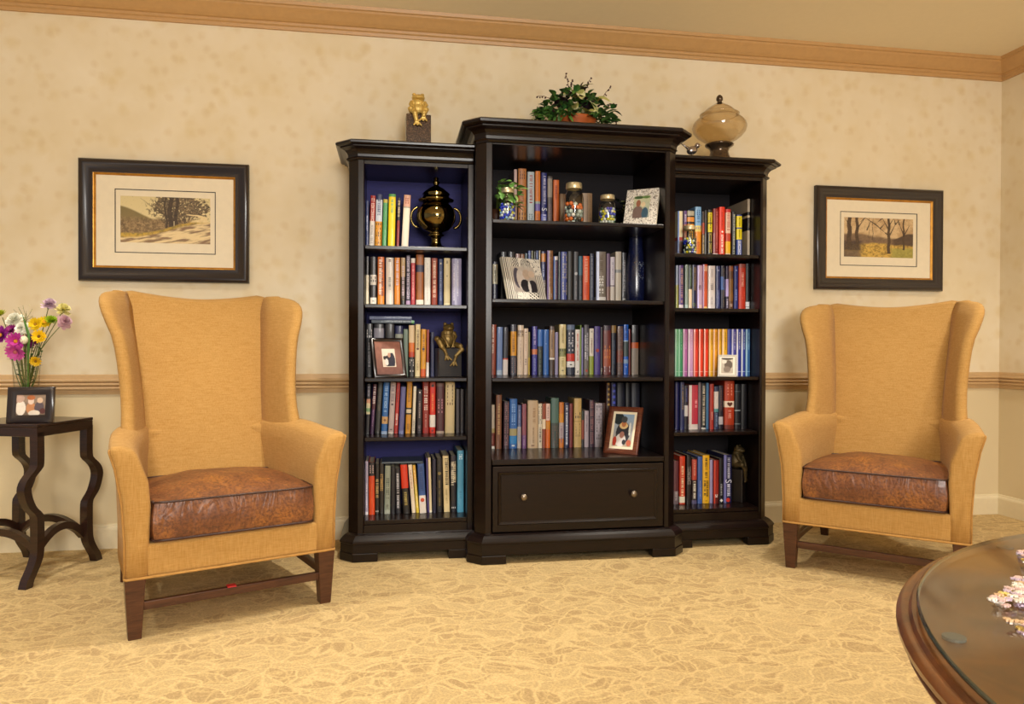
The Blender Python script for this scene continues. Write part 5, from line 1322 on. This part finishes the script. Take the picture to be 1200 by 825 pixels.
    if red_tag:
        MB().box(-.03, .0, .02, .05, .1235, .128).build('red_tag', plain('red_tag', '#b8242a', .5), t)
    return t
chA = wing_chair('gold wing chair with leather cushion between side table and bookcase', (-.555, -1.108, 0), math.radians(23.3), True)
chB = wing_chair('gold wing chair with leather cushion under the woods print, by round table', (2.035, -1.054, 0), math.radians(-42))

# ================================================================ side table
ang = math.radians(-18)
tb = thing('side_table', 'small dark square side table with wavy legs holding the flower vase', 'table', (-1.365, -.25, 0), ang)
TW, TD = .39, .326      # the origin is the rear corner by the chair; the table runs to -x and -y
def tl(m): return m
MB().box(-TW, .0, -TD, .0, .662, .675).build('table_top', M_TABLE, tb, bevel=.003)
MB().box(-TW+.001, -.001, -TD+.001, -.001, .622, .6615).build('apron', M_TABLE, tb, bevel=.002)
for ix, sx in ((0, 1), (-TW, -1)):
    for iy, sy in ((0, 1), (-TD, -1)):
        # leg in the diagonal plane: straight, bows outwards then in, splays at the foot
        cx, cy = ix-sx*.019, iy-sy*.020
        dv = Vector((sx, -sy*0+ (sy)*1.0, 0)).normalized()
        dv = Vector((0, sy, 0))
        tab = [(0, .062),(.03,.052),(.07,.026),(.11,.006),(.15,0),(.275,0),(.295,.006),(.33,.040),(.385,.064),(.42,.066),(.455,.046),(.485,.010),(.50,0),(.648,0)]
        pts = []
        for q in range(45):
            z = .640*q/44; pts.append(Vector((cx, cy, z)) + dv*smooth_tab(tab, z)[0])
        w = [.036 if p.z > .1 else .034 for p in pts]
        m = MB(); rings = []
        for p in pts:
            a = Vector((-dv.y, dv.x, 0)); hwid = .019
            rings.append([p-a*.018-dv*hwid, p+a*.018-dv*hwid, p+a*.018+dv*hwid, p-a*.018+dv*hwid])
        m.loft(rings); m.build('leg', M_TABLE, tb, 'auto')
def arch(a, b):
    a = Vector(a); b = Vector(b); pts = []
    for q in range(15):
        s = q/14; pts.append(a.lerp(b, s)+Vector((0,0,.075*math.sin(PI*s)**.8)))
    MB().bar(pts, .026, .032).build('arched_stretcher', M_TABLE, tb, 'auto')
e = .03; zA = .135
arch((-e, -e, zA), (-e, -TD+e, zA)); arch((-TW+e, -e, zA), (-TW+e, -TD+e, zA)); arch((-e, -e, zA), (-TW+e, -e, zA)); arch((-e, -TD+e, zA), (-TW+e, -TD+e, zA))

# ================================================================ vase of cut flowers
VY = -.36
vc = at_y(31, 440, VY); vtop = at_y(31, 421, VY).z; vr = (at_y(47.5, 430, VY).x-at_y(15, 430, VY).x)/2
vz = .675; vh = vtop-vz
va = thing('glass_vase', 'clear glass vase of cut flowers on the dark side table', 'vase', (vc.x, VY, vz))
MB().lathe([(0,.001),(.72*vr,.001),(.78*vr,.01),(.84*vr,.5*vh),(.95*vr,.9*vh),(1.02*vr,vh)], 32, cap=False).build('glass_body', M_GLASS, va, True)
M_WATER = clear_glass('vase_water', (.90,.93,.88), 1, 1.33)
MB().lathe([(0,.004),(.70*vr,.004),(.80*vr,.5*vh),(0,.5*vh)], 28, cap=False).build('water', M_WATER, va, True)
def petals(m, c, axis, n, l, w, col, col2, tilt, r0=.004, jit=.1, seed=1, cup=.2):
    g = random.Random(seed); q = Vector(axis).to_track_quat('Z', 'Y').to_matrix().to_4x4(); M = Matrix.Translation(c) @ q
    for k in range(n):
        a = 2*PI*k/n+g.uniform(-jit, jit); t = tilt+g.uniform(-jit, jit)
        R = Matrix.Rotation(a, 4, 'Z') @ Matrix.Rotation(t, 4, 'X')
        pts = []
        for s, ww in ((0,.35),(.35,.85),(.75,1.0),(1,.45)):
            z = cup*l*s*s
            pts.append([(-ww*w/2, r0+l*s, z), (ww*w/2, r0+l*s, z)])
        vs = [M @ R @ Vector(p) for r in pts for p in r]
        for i in range(3): m.add([vs[2*i], vs[2*i+1], vs[2*i+3], vs[2*i+2]], [(0,1,2,3)], col2 if i == 0 else col)
def flower(kind, label, px, py, size, col, seed, y=None, look=None, group=None, col2=None, droop=0):
    y = VY + (random.Random(seed).uniform(-.05, .03) if y is None else y)
    p = at_y(px, py, y); g = random.Random(seed*3+1)
    t = thing('cut_'+kind, label, 'flower', (vc.x, VY, vz+.012), 0, group)
    base = Vector((vc.x, VY, vz+.012)); o = p-base
    axis = Vector(look or (g.uniform(-.3,.3)+.2, -1, g.uniform(.0,.5)))
    axis.normalize(); size *= 1.25
    rim = Vector((max(-.75*vr, min(.75*vr, o.x*.45)), max(-.7*vr, min(.7*vr, o.y*.5)), vh))
    foot = Vector((-rim.x*.5, -rim.y*.5, .0))
    neck = o-axis*.012
    pts = [foot, foot.lerp(rim, .5), rim, rim.lerp(neck, .5)+Vector((0,0,.006)), neck]
    MB().tube(pts, [.0022,.0022,.0021,.0019,.0018], 6).build('stem', M_STEM, t, True)
    m = MB(); c = hx(col); c2 = hx(col2) if col2 else tuple(x*.75 for x in c)
    if kind == 'daisy':
        for k, (f, tl_) in enumerate(((1, .1), (.86, .35), (.66, .6))): petals(m, o, axis, 15, size*f, size*.36, c, c2, tl_, .003, .1, seed+k)
        m.build('blossom', M_PETAL, t, True)
        MB().ball(o+axis*.004, size*.24, 10, 6, None).build('flower_center', plain('flower_center_'+str(seed), droop or '#d99a1e', .7), t, True)
    elif kind == 'carnation':
        for k in range(8): petals(m, o+axis*(.003*k-.010), axis, 10, size*(1.05-.09*k), size*.62, c, c2, .05+.19*k, .001, .4, seed+k, .1)
        m.build('blossom', M_PETAL, t, True)
        MB().tube([o-axis*.026, o-axis*.012, o-axis*.002], [.0035,.007,.008], 8).build('calyx', M_STEM, t, True)
    elif kind == 'button_mum':
        for k in range(5): petals(m, o+axis*(.002*k), axis, 14-k, size*(1-.16*k), size*.3, c, c2, .05+.28*k, .001, .12, seed+k, .35)
        m.build('blossom', M_PETAL, t, True)
    elif kind == 'bud':
        m.ball(o, size*.8, 10, 8, c, (1,1,1.1)); petals(m, o-axis*.004, axis, 7, size*.9, size*.8, c, c2, .8, .001, .2, seed, .4); m.build('blossom', M_PETAL, t, True)
    elif kind == 'spray':
        for q in range(26):
            e_ = o+Vector((g.uniform(-1,1)*size, g.uniform(-1,1)*size*.6, g.uniform(-1,.8)*size)); m.ball(e_, .0026, 5, 4, c)
        m.build('blossom', M_PETAL, t, True); sm = MB(); g = random.Random(seed*3+1); g.uniform(0,1); 
        for v in range(14):
            e_ = o+Vector((g.uniform(-1,1)*size, g.uniform(-1,1)*size*.6, g.uniform(-1,.8)*size)); sm.tube([neck-Vector((0,0,.03)), e_], .0006, 4)
        sm.build('sprig', M_STEM, t)
    # a leaf on the stem
    if kind in ('daisy', 'button_mum'):
        lm = MB(); a = rim.lerp(neck, .25); add_leaf(lm, a, (g.uniform(-1,1), -.5, .2), .035, .014, hx('#3f5a24')); lm.build('leaf', M_LEAF, t, True)
mg = 'magenta daisies'
flower('daisy', 'magenta daisy with golden centre at the front of the vase', 19, 400, .030, '#c43aa0', 1, -.06, None, None, '#8a1f78')
flower('daisy', 'lower pink daisy hanging against the vase rim', 18.5, 412, .030, '#d256ac', 2, -.07, (0,-1,-.45), None, '#a03a90', '#c06a6a')
flower('daisy', 'deep purple-magenta daisy at the outer edge of the bouquet', 2, 393, .032, '#a0229a', 3, -.04, (-.4,-1,.2), None, '#6a1878')
flower('daisy', 'small dark magenta daisy above the golden-centred one', 13.5, 387, .020, '#9a1f7c', 4, -.02, (-.2,-.8,.6), None, '#6a1450', '#5a1a40')
flower('daisy', 'plum coloured daisy behind the green blade', 36, 400, .024, '#86246a', 5, .0, None, None, '#5a1a50', '#7a4a20')
flower('carnation', 'large white carnation in the bouquet', 17, 374.5, .030, '#fffdee', 6, .0, (-.2,-.7,.7), None, '#eeeed0')
flower('carnation', 'smaller white carnation below the large white one', 25.5, 384.5, .024, '#fffdf0', 7, -.04, (0,-1,.4), None, '#eaeed4')
flower('bud', 'white rounded bud low in the bouquet', 28, 398.5, .017, '#ecebcf', 8, -.06, None, None, '#d8d8b0')
flower('daisy', 'yellow daisy highest of the yellow ones with dark eye', 42, 380, .022, '#f0cf12', 9, -.03, None, None, '#d8a80c', '#a07a10')
flower('daisy', 'yellow daisy partly hidden behind the green button mum', 52, 378, .022, '#f2d41a', 10, .0, (.3,-.8,.5), None, '#d8a80c', '#d8a01c')
flower('daisy', 'yellow daisy with brown eye lowest of the yellow cluster', 46, 394.5, .022, '#f4cc10', 11, -.05, (.1,-1,.15), None, '#d8a00c', '#6a4a10')
flower('daisy', 'tiny yellow daisy drooping over the vase rim', 42, 423, .017, '#eac21a', 12, -.075, (.1,-.8,-.3), None, '#c8920c', '#8a6a10')
flower('button_mum', 'lime green button mum beside the yellow daisies', 60, 376.5, .022, '#98b81c', 13, -.01, (.4,-.5,.8), None, '#7a9a14')
flower('button_mum', 'lime green button mum at the far edge of the bouquet', 1, 369.5, .022, '#b4bc2a', 14, .0, (-.3,-.5,.8), None, '#8a9a1c')
flower('carnation', 'lilac carnation, topmost flower of the bouquet', 58, 356, .026, '#e8d0e0', 15, .0, (.35,-.3,.9), None, '#c49cb8')
flower('carnation', 'dusty rose carnation leaning out beneath the pale yellow one', 76, 377, .026, '#deb6c0', 16, -.02, (.8,-.5,.4), None, '#b48090')
flower('carnation', 'pale yellow carnation leaning farthest toward the chair', 74.5, 362, .026, '#f8f0a8', 17, .01, (.5,-.3,.9), None, '#e0d478')
flower('spray', 'wispy pale sprig of tiny blossoms behind the bouquet', 29, 366, .035, '#dccfa0', 18, .03)
bl = thing('cut_grass_blade', 'long pointed green blade standing in the bouquet', 'leaf', (vc.x, VY, vz+.012))
p = at_y(26.5, 369, VY-.05)-Vector((vc.x, VY, vz+.012)); q0 = Vector((.01, -.01, 0)); q1 = Vector((.022, -.035, vh)); q2 = at_y(33.5, 392, VY-.055)-Vector((vc.x, VY, vz+.012))
m = MB(); ctr = [q0, q0.lerp(q1, .5), q1, q1.lerp(q2, .55), q2, q2.lerp(p, .6), p]; ws = [.004,.006,.009,.013,.013,.009,.001]
m.loft([[c+Vector((-w/2, 0, 0)), c+Vector((0, -.003, 0)), c+Vector((w/2, 0, 0)), c+Vector((0, .001, 0))] for c, w in zip(ctr, ws)], True, True, hx('#4a7a2a'))
m.build('blade', M_LEAF, bl, 'auto')
for i in range(7):      # more green stems and foliage filling the vase
    g = random.Random(60+i); f = thing('cut_greenery', 'dark green leafy stem among the flower stems in the vase', 'greenery', (vc.x, VY, vz+.012), 0, 'leafy stems filling the vase')
    a = 2*PI*i/7; top = Vector((vr*1.1*math.cos(a), vr*.9*math.sin(a), vh+g.uniform(.0,.06)))
    MB().tube([Vector((-top.x*.4, -top.y*.4, 0)), top*.6*1.0, top], [.0022,.002,.0015], 5).build('stem', M_STEM, f, True)
    m = MB()
    for q in range(7): add_leaf(m, Vector((-top.x*.4,-top.y*.4,0)).lerp(top, .55+.45*q/6), (math.cos(q*2.4), math.sin(q*2.4)-.3, .5), .026, .012, hx(g.choice(['#2f4a1c','#3c5a24','#24401a'])))
    m.build('foliage', M_LEAF, f, True)

# ================================================================ round table in the foreground
RC = (1.007, -3.561)
rt = thing('round_table', 'round polished wood table with moulded rim in the near corner', 'table', (RC[0], RC[1], 0))
prof = [(0,.7105),(.45,.7105),(.585,.7105),(.596,.711),(.602,.7135),(.6035,.717),(.601,.7205),(.5985,.7215),(.599,.7235),(.604,.7245),(.6085,.7285),(.6085,.733),(.605,.7365),(.5995,.7375),(.597,.7365),(.594,.7395),(0,.7395)]
MB().lathe(prof, 128, cap=False).build('table_top', M_ROUND, rt, 'auto')
MB().lathe([(0,.62),(.40,.62),(.42,.63),(.42,.70),(.40,.710),(0,.710)], 64, cap=False).build('apron', M_ROUND, rt, 'auto')
MB().lathe([(0,.05),(.10,.05),(.11,.10),(.075,.16),(.06,.24),(.085,.34),(.09,.42),(.06,.52),(.08,.60),(.16,.63),(0,.63)], 40, cap=False).build('pedestal', M_ROUND, rt, 'auto')
for k in range(4):
    a = PI/4+PI/2*k; d = Vector((math.cos(a), math.sin(a), 0))
    MB().bar([d*.06+Vector((0,0,.14)), d*.20+Vector((0,0,.115)), d*.34+Vector((0,0,.06)), d*.42+Vector((0,0,.022))], [.06,.055,.05,.06], [.08,.06,.045,.04]).build('leg', M_ROUND, rt, bevel=.006)
M_TOPGLASS = clear_glass('table_glass', (.93,.96,.94), 1, 1.75, .14, .9)
M_GEDGE = plain('green_glass_edge', '#2c3a34', .12, 0, .6)
gl = tag(MB().lathe([(0,.7430),(.5865,.7430),(.5890,.7445),(.5890,.7475),(.5865,.7490),(0,.7490)], 128, (0,0,0), None, False).build('glass_cover', M_TOPGLASS, None, 'auto', loc=(RC[0], RC[1], 0)), 'round clear glass sheet covering the wooden table top', 'glass top')
MB().lathe([(.5872,.7436),(.5896,.7448),(.5896,.7472),(.5872,.7484)], 128, cap=False).build('polished_edge', M_GEDGE, gl, True)
for k, (px, py) in enumerate(((1118, 747), (1178, 641))):
    p = at_z(px, py, .7415)
    tag(MB().lathe([(0,0),(.010,0),(.010,.0026),(0,.0026)], 20, cap=False).build('bumper_pad', M_BUMP, None, loc=(p.x, p.y, .7401)), ('grey pad under the glass nearest the table rim', 'grey pad under the glass toward the wing chair')[k], 'pad', 'grey pads under the table glass')
# loose puzzle pieces heaped on the glass
def piece_mesh(nm, col):
    pts = []
    for k in range(4):
        a = PI/2*k; d = Vector((math.cos(a), math.sin(a))); s = Vector((-d.y, d.x)); sg = 1 if k % 2 == 0 else -1
        pts += [d*.5-s*.5, d*.5-s*.12, d*(.5+.2*sg)-s*.17, d*(.5+.28*sg), d*(.5+.2*sg)+s*.17, d*.5+s*.12]
    S_ = .0066; m = MB(); m.loft([[(p.x*S_, p.y*S_, z) for p in pts] for z in (0, .0018)]); return m.mesh('puzzle_piece', plain('puzzle_'+nm, col, .45, 0, .2, .1))
PC_ = [('cream white','#f2eadf'),('cream white','#f2eadf'),('pale pink','#e6c6c0'),('yellow','#ecd27a'),('lilac','#d0bcd0'),('tan','#dcb890')]
pm = [(nm, piece_mesh(nm.replace(' ', '_'), c)) for nm, c in PC_]
g = random.Random(77); cnt = 0; placed = []
def heap(poly, n, where):
    tries = 0; k = 0
    while k < n and tries < 4000:
        tries += 1
        a, b, c = g.choice(poly); u, v = g.random(), g.random()
        if u+v > 1: u, v = 1-u, 1-v
        px = a[0]+u*(b[0]-a[0])+v*(c[0]-a[0]); py = a[1]+u*(b[1]-a[1])+v*(c[1]-a[1])
        p = at_z(px, py, .7495)
        if math.hypot(p.x-RC[0], p.y-RC[1]) > .565: continue
        lvl = 0
        for q in placed:
            if math.hypot(q[0]-p.x, q[1]-p.y) < .0085: lvl = max(lvl, q[2]+1)
        if lvl > 3: continue
        placed.append((p.x, p.y, lvl)); k += 1
        nm, me = g.choice(pm); o = bpy.data.objects.new('puzzle_piece', me); COL.objects.link(o)
        o.location = (p.x, p.y, .7492+lvl*.0022); o.rotation_euler = (0, 0, g.uniform(0, 6.28))
        tag(o, f'{nm} puzzle piece in {where}', 'puzzle piece', f'{nm} pieces in {where}')
heap([((1160,711),(1200,684),(1204,715)),((1184,684),(1206,684),(1206,700))], 120, 'the largest heap on the glass table')
heap([((1180,735),(1206,745),(1206,736))], 22, 'the near heap on the glass table')
heap([((1189,653),(1206,652),(1206,664))], 16, 'the far heap on the glass table')
# ================================================================ camera, lamps, world
cam = bpy.data.cameras.new('camera'); cam.sensor_width = 36; cam.lens = FPX/1200*36; cam.clip_start = .02
co = bpy.data.objects.new('camera', cam); COL.objects.link(co)
co.matrix_world = Matrix((( _r.x, _u.x, -_f.x, CAM.x), (_r.y, _u.y, -_f.y, CAM.y), (_r.z, _u.z, -_f.z, CAM.z), (0,0,0,1)))
SC.camera = co
def downlight(x, y, power, size=.16, angle=150, col=(1,.86,.66)):
    l = bpy.data.lights.new('ceiling_downlight', 'SPOT'); l.energy = power; l.shadow_soft_size = size/2; l.spot_size = math.radians(angle); l.spot_blend = 1.0; l.color = col
    o = bpy.data.objects.new('ceiling_downlight', l); COL.objects.link(o); o.location = (x, y, ZC-.03)
for x, y, p, an in ((-2.78, -1.2, 92, 104), (-1.28, -1.2, 84, 104), (.22, -1.2, 130, 104), (1.72, -1.2, 84, 104), (3.15, -1.2, 74, 104), (-1.0, -3.2, 50, 140), (2.0, -3.2, 50, 140)):
    downlight(x, y, p, .12, an, (1, .935, .81))
a = bpy.data.lights.new('flash_lamp', 'AREA'); a.energy = 160; a.size = 1.4; a.color = (1, .96, .90)
o = bpy.data.objects.new('flash_lamp', a); COL.objects.link(o); o.location = (.6, -6.7, 1.9); o.rotation_euler = (math.radians(97), 0, math.radians(0))
w = bpy.data.worlds.new('world'); SC.world = w; w.use_nodes = True
w.node_tree.nodes['Background'].inputs[0].default_value = (1, .94, .85, 1); w.node_tree.nodes['Background'].inputs[1].default_value = .29
SC.view_settings.view_transform = 'Standard'; SC.view_settings.look = 'None'; SC.view_settings.gamma = 1; SC.view_settings.use_curve_mapping = False
SC.view_settings.exposure = 0.26
SC.cycles.use_denoising = True
SC.cycles.max_bounces = 8; SC.cycles.transparent_max_bounces = 24; SC.cycles.sample_clamp_indirect = 6
SC.cycles.caustics_reflective = False; SC.cycles.caustics_refractive = False
